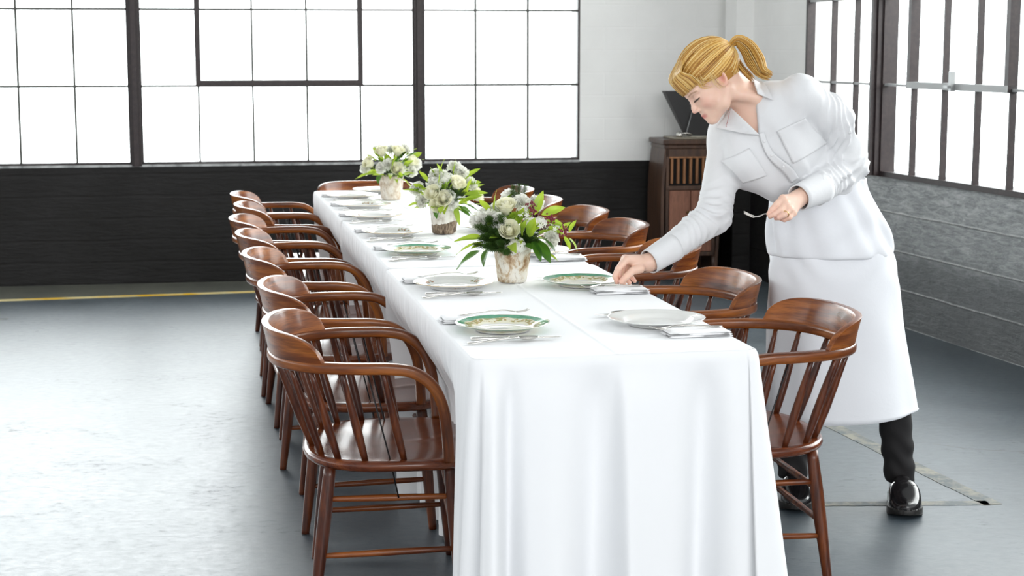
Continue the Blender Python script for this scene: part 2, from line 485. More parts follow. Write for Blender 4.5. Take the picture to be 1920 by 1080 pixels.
sash_window('window_5', RD, RN, [-2.095, -1.789, -1.499, -1.18], ZR, dep=0.0, hbar=pale)
mull('trim_5', RD, RN, -2.12, .05, .785, 3.64)
sash_window('window_6', RD, RN, [-3.73, -3.41, -3.10, -2.78, -2.462, -2.145], ZR, vent=(-3.41, -2.462, 1.275, 2.67), sill=galv, dep=0.0, hbar=pale)
mull('trim_6', RD, RN, -3.76, .05, .785, 3.64)
sash_window('window_7', RD, RN, [-4.73, -4.42, -4.10, -3.79], ZR, dep=0.0, hbar=pale)
mull('trim_7', RD, RN, -4.76, .05, .785, 3.64)
sash_window('window_8', RD, RN, [-6.39, -6.07, -5.75, -5.43, -5.11, -4.79], ZR, dep=0.0, hbar=pale)
mull('trim_8', RD, RN, -6.42, .05, .785, 3.64)
sash_window('window_9', RD, RN, [-8.1, -7.7, -7.3, -6.9, -6.45], ZR, dep=0.0, hbar=pale)
# concrete sills
t = NT('pale_sill_paint'); n = t.noise(t.coords(), 14, 5, .6)
t.base(t.ramp(n, [(.35, (.20, .21, .21)), (.6, (.5, .51, .51))])); t.set(Roughness=.6); sill_m = t.m
mb = MB(); wall_block(mb, RD, RN, -8.1, -1.17, SILL_R-.004, SILL_R+.010, th=.13, off=-.006); struct(mb.build('trim_9', sill_m, smooth=False))
mb = MB(); wall_block(mb, BD, BN, -7.4, -1.02, SILL_B-.004, SILL_B+.010, th=.13, off=-.006); struct(mb.build('trim_10', sill_m, smooth=False))

# painted marks on the floor
t = NT('worn_yellow_floor_paint'); n = t.noise(t.coords((1, 1, 1)), 3, 6, .6)
t.base(t.ramp(n, [(.42, (.80, .48, .02)), (.55, (.78, .66, .34))])); t.set(Roughness=.5); yel = t.m
t = NT('worn_cream_floor_paint'); n = t.noise(t.coords(), 9, 7, .7)
t.base(t.ramp(n, [(.45, (.10, .118, .125)), (.60, (.27, .255, .205))])); t.set(Roughness=.5); crm = t.m
def floor_line(name, p0, p1, w, m, z=.0015):
    d = (Vector(p1)-Vector(p0)); L = d.length; d.normalize(); nr = Vector((-d.y, d.x, 0))
    k = 24; V = []; F = []
    rnd = random.Random(int(w*1e4))
    for i in range(k+1):
        q = Vector(p0)+d*(L*i/k)
        for sgn in (-1, 1):
            e = q + nr*(sgn*(w/2+rnd.uniform(-.002, .002))); V.append((e.x, e.y, z))
    for i in range(k): F.append((2*i, 2*i+2, 2*i+3, 2*i+1))
    o = new_mesh(name, V, F, m, False); s = o.modifiers.new('s', 'SOLIDIFY'); s.thickness = .0012; s.offset = -1
    return struct(o)
floor_line('trim_11', (-6.5, 8.99, 0), (1.2, 10.94, 0), .075, yel)
floor_line('trim_12', (-3.6, 9.05, 0), (-2.75, 9.20, 0), .06, crm)
floor_line('trim_13', (1.15, 6.95, 0), (1.56, 5.38, 0), .065, crm)
floor_line('trim_14', (.78, 5.385, 0), (1.55, 5.40, 0), .05, crm)

# ---------------------------------------------------------------- tablecloths
TZ = .755
def make_cloth(name, v0, v1, hw, seed, front=False, tilt=0.0):
    rnd = random.Random(seed)
    L = v1-v0; r = .028
    # perimeter samples (u, v, nu, nv, side, along)
    P = []
    def seg(a, b, n, side):
        for i in range(n):
            f = i/n; P.append((a[0]+(b[0]-a[0])*f, a[1]+(b[1]-a[1])*f, side))
    def arc(cx, cy, a0, n=10):
        for i in range(n):
            a = a0+math.pi/2*i/n; P.append((cx+r*math.cos(a), cy+r*math.sin(a), 'c'))
    ns = 340
    seg((-hw+r, v0), (hw-r, v0), 200, 'f'); arc(hw-r, v0+r, -math.pi/2)
    seg((hw, v0+r), (hw, v1-r), ns, 'r'); arc(hw-r, v1-r, 0)
    seg((hw-r, v1), (-hw+r, v1), 60, 'b'); arc(-hw+r, v1-r, math.pi/2)
    seg((-hw, v1-r), (-hw, v0+r), ns, 'l'); arc(-hw+r, v0+r, math.pi)
    n = len(P)
    uv = np.array([(p[0], p[1]) for p in P]); nx = np.roll(uv, -1, 0); pv = np.roll(uv, 1, 0)
    tg = nx-pv; tg /= np.linalg.norm(tg, axis=1)[:, None]; nor = np.stack([tg[:, 1], -tg[:, 0]], 1)
    # smooth side folds
    fl = {}
    def foldsum(x, freqs):
        s = 0
        for (k, ph, am) in freqs: s += am*math.sin(k*x+ph+1.2*math.sin(k*.37*x+ph*2))
        return s
    fr = [(2*math.pi/rnd.uniform(.045, .13), rnd.uniform(0, 6), rnd.uniform(.4, 1)) for _ in range(6)]
    rows = [0, .004, .012, .025, .045, .07, .10, .14, .19, .25, .31, .37, .43, .49, .55, .61, .67, .71, .742]
    V = []; F = []
    def front_fold(u):
        g = lambda c, w, a: a*math.exp(-((u-c)/w)**2)
        s = g(-.300, .026, 1.0)+g(-.255, .020, -.75)+g(-.16, .055, .35)+g(-.045, .045, -.85)
        s += .95*(1/(1+math.exp(-(u-.002)/.005)))*math.exp(-max(u, 0)/.075)
        s += g(.215, .04, -.95)+g(.275, .035, .35)+g(.115, .05, .1)
        return s
    for j, h in enumerate(rows):
        for i, (u, v, side) in enumerate(P):
            rad = .010*(1-math.exp(-h/.006)) if h > 0 else 0
            off = .004*min(1, h/.012)
            z = TZ-h
            hh = h/.742
            vrel = v-v0
            if side in 'lr':
                f = foldsum(v*1.0, fr)/3.2
                am_ = (.25+.75*sm01(vrel, .12, .45)) if front else 1
                off += am_*(.026*f*sm01(h, .02, .40)+.004*f*sm01(h, 0, .05))
                # the seats and arm posts push the hanging cloth back under the table edge
                dent = .115*sm01(h, .05, .30)
                if front: dent *= sm01(vrel, .16, .42)
                off -= dent
                if front:
                    k = 1-sm01(vrel, .0, .35)
                    off += k*(.035 if side == 'l' else .115)*hh
            elif side == 'f' and front:
                off += .100*front_fold(u)*(hh**.6)*sm01(h, 0, .10)+.03*hh
                edge = sm01(u, hw-.10, hw)*.115*hh-sm01(-u, hw-.10, hw)*.035*hh
                u += edge
            elif side == 'c' and front and v < v0+.1:
                off += (.10 if u > 0 else .032)*hh
                off += .012*math.sin(i*.55)*hh
            elif side in 'fb' or side == 'c':
                off += 0.0 if side != 'c' else -.03*sm01(h, .1, .4)
                if side == 'c' and not front: off -= .0
            V.append((u+nor[i, 0]*off, v+nor[i, 1]*off, z-(0.0 if h > .02 else 0)))
    m = len(rows)
    for j in range(m-1):
        for i in range(n):
            k = (i+1) % n; F.append((j*n+i, (j+1)*n+i, (j+1)*n+k, j*n+k))
    # top: rings shrinking towards the spine u=0 with gentle undulation
    base = 0; prev = 0
    rings = [.004, .012, .03, .06, .10, .16, .23, .30]
    def topz(u, v):
        z = .0008*math.sin(9*u+v*2)+.0006*math.sin(7*v+1)
        if front: z += .0024*math.exp(-((u-.002+.004*math.sin(2*v))/.006)**2)
        else: z += .0022*math.exp(-((u+.004*math.sin(2*v))/.005)**2)
        return z
    # regular grid top, stitched by simple overlap under the rim ring
    rr = []
    for rad_ in (.006,):
        ring = []
        for i in range(n):
            V.append((uv[i, 0]-nor[i, 0]*rad_, uv[i, 1]-nor[i, 1]*rad_, TZ+.0022)); ring.append(len(V)-1)
        for i in range(n):
            k = (i+1) % n; F.append((i, k, ring[k], ring[i]))
        rr = ring
    gu = [-hw+.0055] + list(np.linspace(-hw+.03, -.03, 14)) + list(np.linspace(-.024, .024, 17)) + list(np.linspace(.03, hw-.03, 14)) + [hw-.0055]
    gv = [v0+.0055] + list(np.linspace(v0+.03, v1-.03, 60)) + [v1-.0055]
    b0 = len(V)
    for v in gv:
        for u in gu:
            cx_, cy_ = u, v
            # keep grid corners inside the rounded outline
            du = abs(u)-(hw-r); dv = max(v0+r-v, v-(v1-r))
            if du > 0 and dv > 0:
                q = math.hypot(du, dv)
                if q > r-.006:
                    s = (r-.006)/q; cx_ = math.copysign(hw-r+du*s, u); cy_ = (v0+r-dv*s) if v < (v0+v1)/2 else (v1-r+dv*s)
            e = min(hw-abs(u), v-v0, v1-v)
            V.append((cx_, cy_, TZ+.0022+topz(u, v)*min(1, max(0, e)/.03)))
    w = len(gu)
    for a in range(len(gv)-1):
        for b in range(w-1): F.append((b0+a*w+b, b0+a*w+b+1, b0+(a+1)*w+b+1, b0+(a+1)*w+b))
    o = new_mesh(name, V, F, linen, True)
    o.location = (TO.x, TO.y, 0); o.rotation_euler = (0, 0, TA)
    return o
cl = make_cloth('tablecloth', 0.0, 1.655, .347, 3, True)
tag(cl, 'white linen tablecloth on the nearest table, with a crease down its middle', 'tablecloth', 'white tablecloths on the long table')
cl = make_cloth('tablecloth', 1.668, 3.245, .338, 5)
tag(cl, 'white tablecloth on the middle table, under the second birch pot of flowers', 'tablecloth', 'white tablecloths on the long table')
cl = make_cloth('tablecloth', 3.258, 4.74, .338, 8)
tag(cl, 'white tablecloth on the farthest table of the row, under the farthest birch pot', 'tablecloth', 'white tablecloths on the long table')

# ---------------------------------------------------------------- captain's chairs
SEAT_Z, ARM_Z, CREST_Z = .405, .655, .731
def bow_path():
    side = [(.150, .262, .402), (.146, .270, .47), (.135, .277, .545), (.108, .283, .605), (.06, .286, .642), (0, .287, .653), (-.07, .285, .6545), (-.13, .277, .655),
            (-.19, .255, .655), (-.24, .216, .655), (-.278, .160, .655), (-.300, .085, .655), (-.307, 0, .655)]
    full = side + [(x, -y, z) for (x, y, z) in reversed(side[:-1])]
    return catmull(full, 5)
def rrect_sweep(mb, path, wn, wh, nrm_fn, k=5, rad=.35):
    """sweep a rounded rectangle; wn across, wh the other way"""
    sec = []
    for a in range(16):
        th = 2*math.pi*(a+.5)/16; c, s = math.cos(th), math.sin(th)
        sec.append((math.copysign(abs(c)**.55, c), math.copysign(abs(s)**.55, s)))
    V = []; F = []; m = len(path); n = 16
    for i, p in enumerate(path):
        p = Vector(p); t = (Vector(path[min(i+1, m-1)])-Vector(path[max(i-1, 0)])).normalized()
        out = nrm_fn(p, t); out = (out-t*out.dot(t)).normalized(); up = t.cross(out)
        w1 = wn(i/(m-1)) if callable(wn) else wn; h1 = wh(i/(m-1)) if callable(wh) else wh
        for (c, s) in sec: V.append(p+out*(c*w1/2)+up*(s*h1/2))
    for i in range(m-1):
        for k_ in range(n):
            k2 = (k_+1) % n; F.append((i*n+k_, i*n+k2, (i+1)*n+k2, (i+1)*n+k_))
    V.append(Vector(path[0])); V.append(Vector(path[-1])); a, b = len(V)-2, len(V)-1
    for k_ in range(n):
        k2 = (k_+1) % n; F.append((a, k2, k_)); F.append((b, (m-1)*n+k_, (m-1)*n+k2))
    mb.add(V, F)

def make_chair():
    root = empty('captains_chair')
    # seat: dished slab with a rounded back
    def outline(a, grow=0.0):
        c, s = math.cos(a), math.sin(a)
        ex = 4.2 if c > 0 else 2.5
        rr_ = (abs(c/.232)**ex+abs(s/.275)**ex)**(-1/ex)
        return ((rr_+grow)*c, (rr_+grow)*s)
    V = []; F = []; n = 72
    prof = [(-.050, -.030), (-.012, -.028), (-.003, -.021), (0, -.013), (-.002, -.005), (-.010, 0.0), (-.03, .0)]
    for g, dz in prof:
        for i in range(n):
            x, y = outline(2*math.pi*i/n, g); V.append((x, y, SEAT_Z+dz))
    m = len(prof)
    for j in range(m-1):
        for i in range(n):
            k = (i+1) % n; F.append((j*n+i, j*n+k, (j+1)*n+k, (j+1)*n+i))
    prev = (m-1)*n
    for q in (.8, .6, .4, .2, .06):
        st = len(V)
        for i in range(n):
            x, y = outline(2*math.pi*i/n, -.03); x *= q; y *= q
            dish = -.010*(1-q**2)*(1-.7*sm01(x, .05, .2)*1.0)+.006*math.exp(-(y/.02)**2)*sm01(x, .02, .18)*(1-q**4)
            V.append((x, y, SEAT_Z+dish))
        for i in range(n):
            k = (i+1) % n; F.append((prev+i, prev+k, st+k, st+i))
        prev = st
    F.append(tuple(prev+i for i in range(n))); F.append(tuple(reversed(range(n))))
    new_mesh('seat', V, F, wood_seat, True, root)
    # bent arm bow
    path = bow_path()
    def out(p, t):
        c = Vector((-.02, 0, p.z)); d = Vector((p.x-c.x, p.y, 0))
        if p.x > -.02: d = Vector((0, math.copysign(1, p.y), 0))
        return d
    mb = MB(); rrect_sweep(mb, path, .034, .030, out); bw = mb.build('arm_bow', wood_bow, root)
    cl_ = [0.0]
    for a, b in zip(path, path[1:]): cl_.append(cl_[-1]+float(np.linalg.norm(b-a)))
    ga = bw.data.attributes.new('grain', 'FLOAT_VECTOR', 'POINT'); gv_ = []
    for i in range(len(path)):
        for k in range(16):
            th = 2*math.pi*(k+.5)/16; gv_ += [cl_[i], .017*math.cos(th), .015*math.sin(th)]
    gv_ += [0, 0, 0, cl_[-1], 0, 0]
    ga.data.foreach_set('vector', gv_)
    # crest block: rises from the back of the bow and flares outward
    pp = [p for p in path if p[2] > .645 and p[0] < -.160]
    V = []; F = []; m = len(pp); rowsn = 12
    cum = [0.0]
    for a, b in zip(pp, pp[1:]): cum.append(cum[-1]+float(np.linalg.norm(b-a)))
    for i, p in enumerate(pp):
        tt = 2*cum[i]/cum[-1]-1
        H = (CREST_Z-ARM_Z)*(max(0, 1-abs(tt)**6.5))**.62+.012
        p = Vector(p); d = Vector((p.x+.02, p.y, 0)).normalized()
        for k in range(rowsn):
            f = k/(rowsn-1); z = ARM_Z+H*f
            fl = .022*f**1.3*(H/.11)
            V.append(p+d*(fl+.012)+Vector((0, 0, H*f-.002)))
        for k in range(rowsn):
            f = 1-k/(rowsn-1)
            fl = .022*f**1.3*(H/.11)
            th = .024-.006*f
            V.append(p+d*(fl+.012-th)+Vector((0, 0, H*f-.002)))
    n2 = 2*rowsn
    for i in range(m-1):
        for k in range(n2):
            k2 = (k+1) % n2; F.append((i*n2+k, (i+1)*n2+k, (i+1)*n2+k2, i*n2+k2))
    F.append(tuple(range(n2))); F.append(tuple(reversed([(m-1)*n2+k for k in range(n2)])))
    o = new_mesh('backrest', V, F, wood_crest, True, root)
    ga = o.data.attributes.new('grain', 'FLOAT_VECTOR', 'POINT'); gv_ = []
    for i in range(m):
        for k in range(n2): gv_ += [cum[i]+.3, (0.0 if k < rowsn else .02), V[i*n2+k][2]]
    ga.data.foreach_set('vector', gv_)
    b = o.modifiers.new('b', 'BEVEL'); b.width = .004; b.segments = 2; b.limit_method = 'ANGLE'; b.angle_limit = math.radians(50)
    def spindle(a, b, r=.0105):
        a, b = Vector(a), Vector(b); P = []; R = []
        for f, q in ((0, .75), (.12, .95), (.35, 1.15), (.6, 1.0), (.85, .75), (1, .65)):
            P.append(a.lerp(b, f)); R.append(r*q)
        s = MB(); s.tube(P, R, 10); s.build('spindle', wood_z, root)
    for sg in (-1, 1):
        spindle((.035, sg*.245, .398), (-.020, sg*.286, .648))
        spindle((-.065, sg*.243, .398), (-.125, sg*.278, .648))
        spindle((-.135, sg*.212, .398), (-.205, sg*.247, .648))
        spindle((-.178, sg*.160, .398), (-.258, sg*.192, .648))
        spindle((-.203, sg*.055, .398), (-.298, sg*.066, .648))
    # turned legs
    legs = {}
    for sx_ in (-1, 1):
        for sy in (-1, 1):
            top = Vector((.155 if sx_ > 0 else -.158, sy*.205, .380)); bot = Vector((.185 if sx_ > 0 else -.205, sy*.235, .0))
            legs[(sx_, sy)] = (top, bot); P = []; R = []
            for f, q in ((0, .0155), (.06, .0165), (.3, .0185), (.55, .0175), (.8, .0145), (.97, .0125), (1, .012)):
                P.append(top.lerp(bot, f)); R.append(q)
            s = MB(); s.tube(P, R, 12); s.build('leg', wood_z, root)
    def at(k, z):
        a, b = legs[k]; f = (a.z-z)/(a.z-b.z); return a.lerp(b, f)
    def stretcher(k1, z1, k2, z2, r=.0085):
        a, b = at(k1, z1), at(k2, z2)
        P = [a.lerp(b, f) for f in (0, .1, .5, .9, 1)]; s = MB(); s.tube(P, [r*.8, r*.95, r*1.15, r*.95, r*.8], 8); s.build('stretcher', wood_x, root)
    for sy in (-1, 1):
        stretcher((-1, sy), .295, (1, sy), .295); stretcher((-1, sy), .145, (1, sy), .155)
    for sx_ in (-1, 1):
        stretcher((sx_, -1), .275, (sx_, 1), .275); stretcher((sx_, -1), .185, (sx_, 1), .185)
    for sy in (-1, 1):
        s = MB(); s.tube([(-.060, sy*.284, .645), (.0, sy*.232, .395), (.02, sy*.222, .297)], .0022, 6); s.build('tension_rod', black_metal, root)
    return root

chair0 = make_chair()
LCH = [(-.452, .755, -5, 'wooden captain\'s chair nearest the camera on the left side of the table'),
       (-.430, 1.49, -3, 'dark wooden captain\'s chair on the left side, directly behind the nearest left chair'),
       (-.448, 2.31, -3, 'dark wooden captain\'s chair third from the camera on the table\'s left side'),
       (-.448, 2.99, 1, 'brown captain\'s chair fourth from the camera on the table\'s left side'),
       (-.455, 3.60, -2, 'brown captain\'s chair fifth from the camera on the table\'s left side'),
       (-.412, 4.25, 1, 'dark captain\'s chair on the left side, just in front of the farthest left chair'),
       (-.412, 4.84, 0, 'wooden captain\'s chair at the far end of the left row, nearest the dark wall')]
RCH = [(.524, .705, 180-1, 'reddish-brown captain\'s chair nearest the camera on the right, in front of the person\'s apron'),
       (.492, 1.44, 180, 'captain\'s chair on the right side, directly behind the nearest right chair'),
       (.575, 2.34, 180-2, 'captain\'s chair on the right side partly covered by the person\'s cuff and forearm'),
       (.592, 3.12, 180, 'captain\'s chair fourth on the right side, left of the person\'s reaching arm'),
       (.575, 3.73, 180+1, 'captain\'s chair fifth on the right side, its honey-coloured outer back facing out'),
       (.495, 4.32, 180-1, 'captain\'s chair sixth on the right, beside the nearest bouquet\'s top leaves'),
       (.480, 4.93, 180, 'captain\'s chair at the far end of the right row against the dark wall')]
first = True
for row, grp in ((LCH, 'captain\'s chairs along the left side of the table'), (RCH, 'captain\'s chairs along the right side of the table')):
    for (u, v, deg, lab) in row:
        c = chair0 if first else copy_tree(chair0)
        first = False
        c.location = W(u, v); c.rotation_euler = (0, 0, TA+math.radians(deg))
        tag(c, lab, 'chair', grp)
c = copy_tree(chair0); c.location = W(.01, 5.24); c.rotation_euler = (0, 0, TA-math.pi/2)
tag(c, 'honey-coloured wooden captain\'s chair at the head of the table, seen behind the farthest flower pot', 'chair')

# ---------------------------------------------------------------- tableware
def plate_mat(name, kind):
    t = NT(name)
    tc = t.add('ShaderNodeTexCoord'); ln = t.add('ShaderNodeVectorMath', operation='LENGTH')
    mp = t.add('ShaderNodeMapping'); mp.inputs['Scale'].default_value = (1, 1, 0)
    t.link(tc.outputs['Object'], mp.inputs['Vector']); t.link(mp.outputs[0], ln.inputs[0])
    sp = t.add('ShaderNodeSeparateXYZ'); t.link(tc.outputs['Object'], sp.inputs[0])
    ang = t.math('ARCTAN2', sp.outputs['Y'], sp.outputs['X'])
    r = ln.outputs['Value']
    white = (.80, .80, .775, 1)
    n = t.noise(tc.outputs['Object'], 90, 4, .6)
    if kind == 'green':
        wob = t.math('MULTIPLY', t.math('SINE', t.math('MULTIPLY', ang, 9.0)), .0022)
        rr_ = t.math('ADD', r, wob)
        green = t.ramp(n, [(.3, (.035, .24, .12)), (.7, (.08, .36, .20))])
        cream = (.78, .76, .60, 1)
        gold = t.ramp(n, [(.44, (.78, .76, .58)), (.52, (.42, .28, .08)), (.6, (.30, .36, .12))])
        c = t.mix(t.math('GREATER_THAN', rr_, .072), white, cream)
        band = t.math('MULTIPLY', t.math('GREATER_THAN', rr_, .079), t.math('LESS_THAN', rr_, .097))
        c = t.mix(band, c, gold)
        c = t.mix(t.math('GREATER_THAN', rr_, .0975), c, green)
        c = t.mix(t.math('GREATER_THAN', r, .1165), c, (.72, .70, .62, 1))
    elif kind == 'floral':
        sp_ = t.math('GREATER_THAN', t.math('SINE', t.math('ADD', t.math('MULTIPLY', ang, 3.0), .4)), .62)
        band = t.math('MULTIPLY', t.math('GREATER_THAN', r, .080), t.math('LESS_THAN', r, .106))
        f = t.math('MULTIPLY', sp_, band)
        fl = t.ramp(n, [(.46, (.80, .80, .775)), (.52, (.20, .28, .12)), (.58, (.42, .08, .07)), (.66, (.62, .45, .2))])
        c = t.mix(f, white, fl)
        c = t.mix(t.math('GREATER_THAN', r, .1178), c, (.6, .45, .25, 1))
    else: c = white
    t.base(c); t.set(Roughness=.12); t.b.inputs['Coat Weight'].default_value = .5
    return t.m
pm = {k: plate_mat('china_'+k, k) for k in ('green', 'floral', 'plain')}
def plate_mesh(kind, R=.120):
    mb = MB()
    prof = [(0, .004), (.45*R, .004), (.58*R, .0045), (.64*R, .008), (.69*R, .0125), (.80*R, .0155), (.93*R, .0195), (.985*R, .0215), (R, .0215), (.99*R, .0195), (.93*R, .0165), (.80*R, .0125), (.68*R, .008), (.60*R, .003), (.575*R, 0), (.55*R, .0), (.54*R, .0025), (0, .002)]
    if kind == 'plain': rf = None
    else:
        rf = lambda a, r, z: 1+.016*math.cos(6*a)*abs(math.cos(3*a))*max(0, (r/R-.7)/.3) if r/R > .7 else 1
    mb.lathe(prof, 72, rfun=rf)
    o = mb.build('dinner_plate', pm[kind]); return o
silver = simple('polished_silver', (.68, .66, .62, 1), .18, 1.0)
napkin_m = cloth_mat('white_napkin_cotton', (.87, .87, .88, 1))
def blade_strip(mb, pts, n=6):
    """pts: (x, halfwidth, z, thickness) swept flat bar along +x"""
    V = []; F = []
    for (x, w, z, th) in pts:
        for k in range(8):
            a = 2*math.pi*(k+.5)/8; V.append((x, w*math.cos(a)*1.05, z+th/2*math.sin(a)*1.05))
    m = len(pts)
    for i in range(m-1):
        for k in range(8):
            k2 = (k+1) % 8; F.append((i*8+k, (i+1)*8+k, (i+1)*8+k2, i*8+k2))
    F.append(tuple(range(8))); F.append(tuple(reversed([(m-1)*8+k for k in range(8)])))
    mb.add(V, F)
def fork_mesh(L=.190):
    root = MB()
    blade_strip(root, [(-L/2, .007, .0030, .003), (-L/2+.01, .0095, .0032, .003), (-L/2+.04, .007, .005, .003), (-.01, .0035, .009, .0035), (.025, .0032, .010, .0035), (.035, .006, .009, .0028), (.045, .0115, .0065, .0022), (.058, .0125, .0045, .002)])
    for k in range(4):
        y = -.0098+k*.0065
        V = []
        root.tube([(.056, y, .0045), (.068, y, .0040), (.082, y*.97, .0062), (.094, y*.93, .0105)], [(.0011, .0023), (.0010, .0021), (.0009, .0018), (.0006, .0009)], 6)
    return root.build('fork', silver)
def knife_mesh(L=.225):
    h = MB(); blade_strip(h, [(-L/2, .006, .006, .008), (-L/2+.006, .0088, .006, .010), (-L/2+.05, .0080, .006, .009), (-L/2+.085, .0060, .006, .008), (-L/2+.095, .0068, .006, .008)])
    o = h.build('butter_knife', silver)
    b = MB(); V = []; F = []
    pts = [(-L/2+.093, -.005, .005), (-L/2+.11, -.008, .008), (.04, -.0085, .0088), (.085, -.0085, .008), (.104, -.007, .004), (.1115, -.002, .0)]
    for (x, y0, y1) in pts:
        V += [(x, y0, .0052), (x, y1, .0057), (x, y1, .0067), (x, y0, .0072)]
    for i in range(len(pts)-1):
        for k in range(4):
            k2 = (k+1) % 4; F.append((i*4+k, (i+1)*4+k, (i+1)*4+k2, i*4+k2))
    F.append((0, 1, 2, 3)); F.append(tuple(reversed([(len(pts)-1)*4+k for k in range(4)])))
    b.add(V, F); b.build('blade', silver, o)
    return o
def spoon_mesh(L=.185):
    s = MB()
    blade_strip(s, [(-L/2, .006, .0030, .003), (-L/2+.01, .009, .0032, .003), (-L/2+.04, .0065, .005, .003), (-.01, .0035, .0085, .0035), (.030, .0030, .0105, .0032), (.036, .0040, .0095, .003)])
    # bowl
    V = []; F = []; n = 20; rings = 6
    for j in range(rings+1):
        f = j/rings
        for i in range(n):
            a = 2*math.pi*i/n; V.append((.062+.030*f*math.cos(a), .0175*f*math.sin(a)*(1-.12*math.cos(a)), .0022+.0075*f*f))
    for j in range(rings):
        for i in range(n):
            k = (i+1) % n; F.append((j*n+i, j*n+k, (j+1)*n+k, (j+1)*n+i))
    s.add(V, F)
    o = s.build('spoon', silver); m = o.modifiers.new('s', 'SOLIDIFY'); m.thickness = .0010
    return o
def napkin_mesh():
    mb = MB(); M = Matrix()
    # folded rectangle: three soft layers
    for k, (a, b) in enumerate([(.082, .045), (.081, .044), (.080, .043)]):
        V = []; F = []; nx, ny = 18, 10; z0 = .0012+k*.0045
        idx = {}
        for top in (0, 1):
            for i in range(nx+1):
                for j in range(ny+1):
                    x = -a+2*a*i/nx; y = -b+2*b*j/ny
                    e = min(a-abs(x), b-abs(y)); rr_ = min(1, e/.004)
                    zz = z0+(.0042*math.sqrt(max(0, 1-(1-rr_)**2)) if top else 0)
                    zz += .0007*math.sin(40*x+k*2)*math.sin(30*y+k)*(top)
                    idx[(top, i, j)] = len(V); V.append((x+k*.0006, y+k*.0004, zz))
        for i in range(nx):
            for j in range(ny):
                F.append((idx[(1, i, j)], idx[(1, i+1, j)], idx[(1, i+1, j+1)], idx[(1, i, j+1)]))
                F.append((idx[(0, i, j)], idx[(0, i, j+1)], idx[(0, i+1, j+1)], idx[(0, i+1, j)]))
        for i in range(nx):
            F.append((idx[(0, i, 0)], idx[(0, i+1, 0)], idx[(1, i+1, 0)], idx[(1, i, 0)])); F.append((idx[(1, i, ny)], idx[(1, i+1, ny)], idx[(0, i+1, ny)], idx[(0, i, ny)]))
        for j in range(ny):
            F.append((idx[(1, 0, j)], idx[(1, 0, j+1)], idx[(0, 0, j+1)], idx[(0, 0, j)])); F.append((idx[(0, nx, j)], idx[(0, nx, j+1)], idx[(1, nx, j+1)], idx[(1, nx, j)]))
        mb.add(V, F)
    return mb.build('folded_napkin', napkin_m)
proto = {'green': plate_mesh('green'), 'floral': plate_mesh('floral'), 'plain': plate_mesh('plain', .126), 'fork': fork_mesh(), 'knife': knife_mesh(), 'spoon': spoon_mesh(), 'napkin': napkin_mesh()}
used = set()
TOPZ = TZ+.0040
def put(kind, u, v, z, deg, label, cat, group, tilt=0):
    o = proto[kind] if kind not in used else copy_tree(proto[kind])
    used.add(kind)
    o.location = W(u, v, z); o.rotation_euler = (0, math.radians(tilt), TA+math.radians(deg))
    tag(o, label, cat, group); return o
# (side, v, kind, plate words, place words)
LS = [(.390, 'green', 'green-rimmed scalloped floral plate nearest the camera on the table\'s left half', 'the nearest green-rimmed plate'),
      (1.165, 'floral', 'white plate with small flower sprigs, left of the nearest birch pot', 'the sprigged plate by the nearest pot'),
      (2.03, 'green', 'green-rimmed plate on the left edge of the middle table, left of the second birch pot', 'the green-rimmed plate of the middle table'),
      (2.62, 'floral', 'white plate fourth from the camera along the left table edge', 'the left side\'s fourth plate'),
      (3.27, 'floral', 'white plate fifth from the camera along the left table edge', 'the left side\'s fifth plate'),
      (3.76, 'floral', 'white plate sixth from the camera on the left edge, left of the farthest birch pot', 'the left side\'s sixth plate'),
      (4.24, 'floral', 'white plate farthest from the camera along the left table edge', 'the left side\'s farthest plate')]
RS = [(.395, 'plain', 'large plain cream plate nearest the camera on the right half of the table', 'the plain cream plate'),
      (1.15, 'green', 'green-rimmed plate on the right half, beside the person\'s reaching hand', 'the plate beside the person\'s hand'),
      (1.93, 'floral', 'white plate on the right half, behind the nearest bouquet', 'the white plate behind the nearest bouquet'),
      (2.72, 'floral', 'white plate on the right half, fourth from the camera and mostly hidden by flowers', 'the right side\'s fourth plate')]
rnd = random.Random(4)
for i, (v, k, lab, plc) in enumerate(LS):
    u = -.197+rnd.uniform(-.006, .006)
    put(k, u, v, TOPZ, rnd.uniform(0, 60), lab, 'plate', 'plates on the long table')
    j = rnd.uniform(-2, 2)
    put('napkin', u-.052, v+.160, TOPZ, j, 'folded white napkin on the far side of '+plc, 'napkin', 'folded napkins')
    put('fork', u+.01, v+.165, TOPZ+.0145, j+5, 'silver fork lying on the napkin beyond '+plc, 'fork', 'forks on the napkins')
    put('knife', u+.005, v-.155, TOPZ, j-1, 'silver butter knife on the near side of '+plc, 'knife', 'butter knives')
    put('spoon', u-.03, v-.182, TOPZ, j+9, 'silver spoon on the near side of '+plc, 'spoon', 'spoons')
for i, (v, k, lab, plc) in enumerate(RS):
    u = .205+rnd.uniform(-.004, .004)
    if i == 1: u = .187
    put(k, u, v, TOPZ, rnd.uniform(0, 60), lab, 'plate', 'plates on the long table')
    j = rnd.uniform(-2, 2)
    put('napkin', .262, v-.165, TOPZ, 180+j, 'folded white napkin on the near side of '+plc, 'napkin', 'folded napkins')
    if i == 1: put('fork', .235, v-.165, TOPZ+.0145, 180+j+4, 'silver fork just laid on the napkin below the person\'s fingers', 'fork', 'forks on the napkins')
    else: put('fork', .235, v-.165, TOPZ+.0145, 180+j+4, 'silver fork lying on the napkin nearer than '+plc, 'fork', 'forks on the napkins')
    put('knife', .19, v+.150, TOPZ, 180+j, 'silver butter knife on the far side of '+plc, 'knife', 'butter knives')
    put('spoon', .215, v+.175, TOPZ, 180+j+6, 'silver spoon on the far side of '+plc, 'spoon', 'spoons')
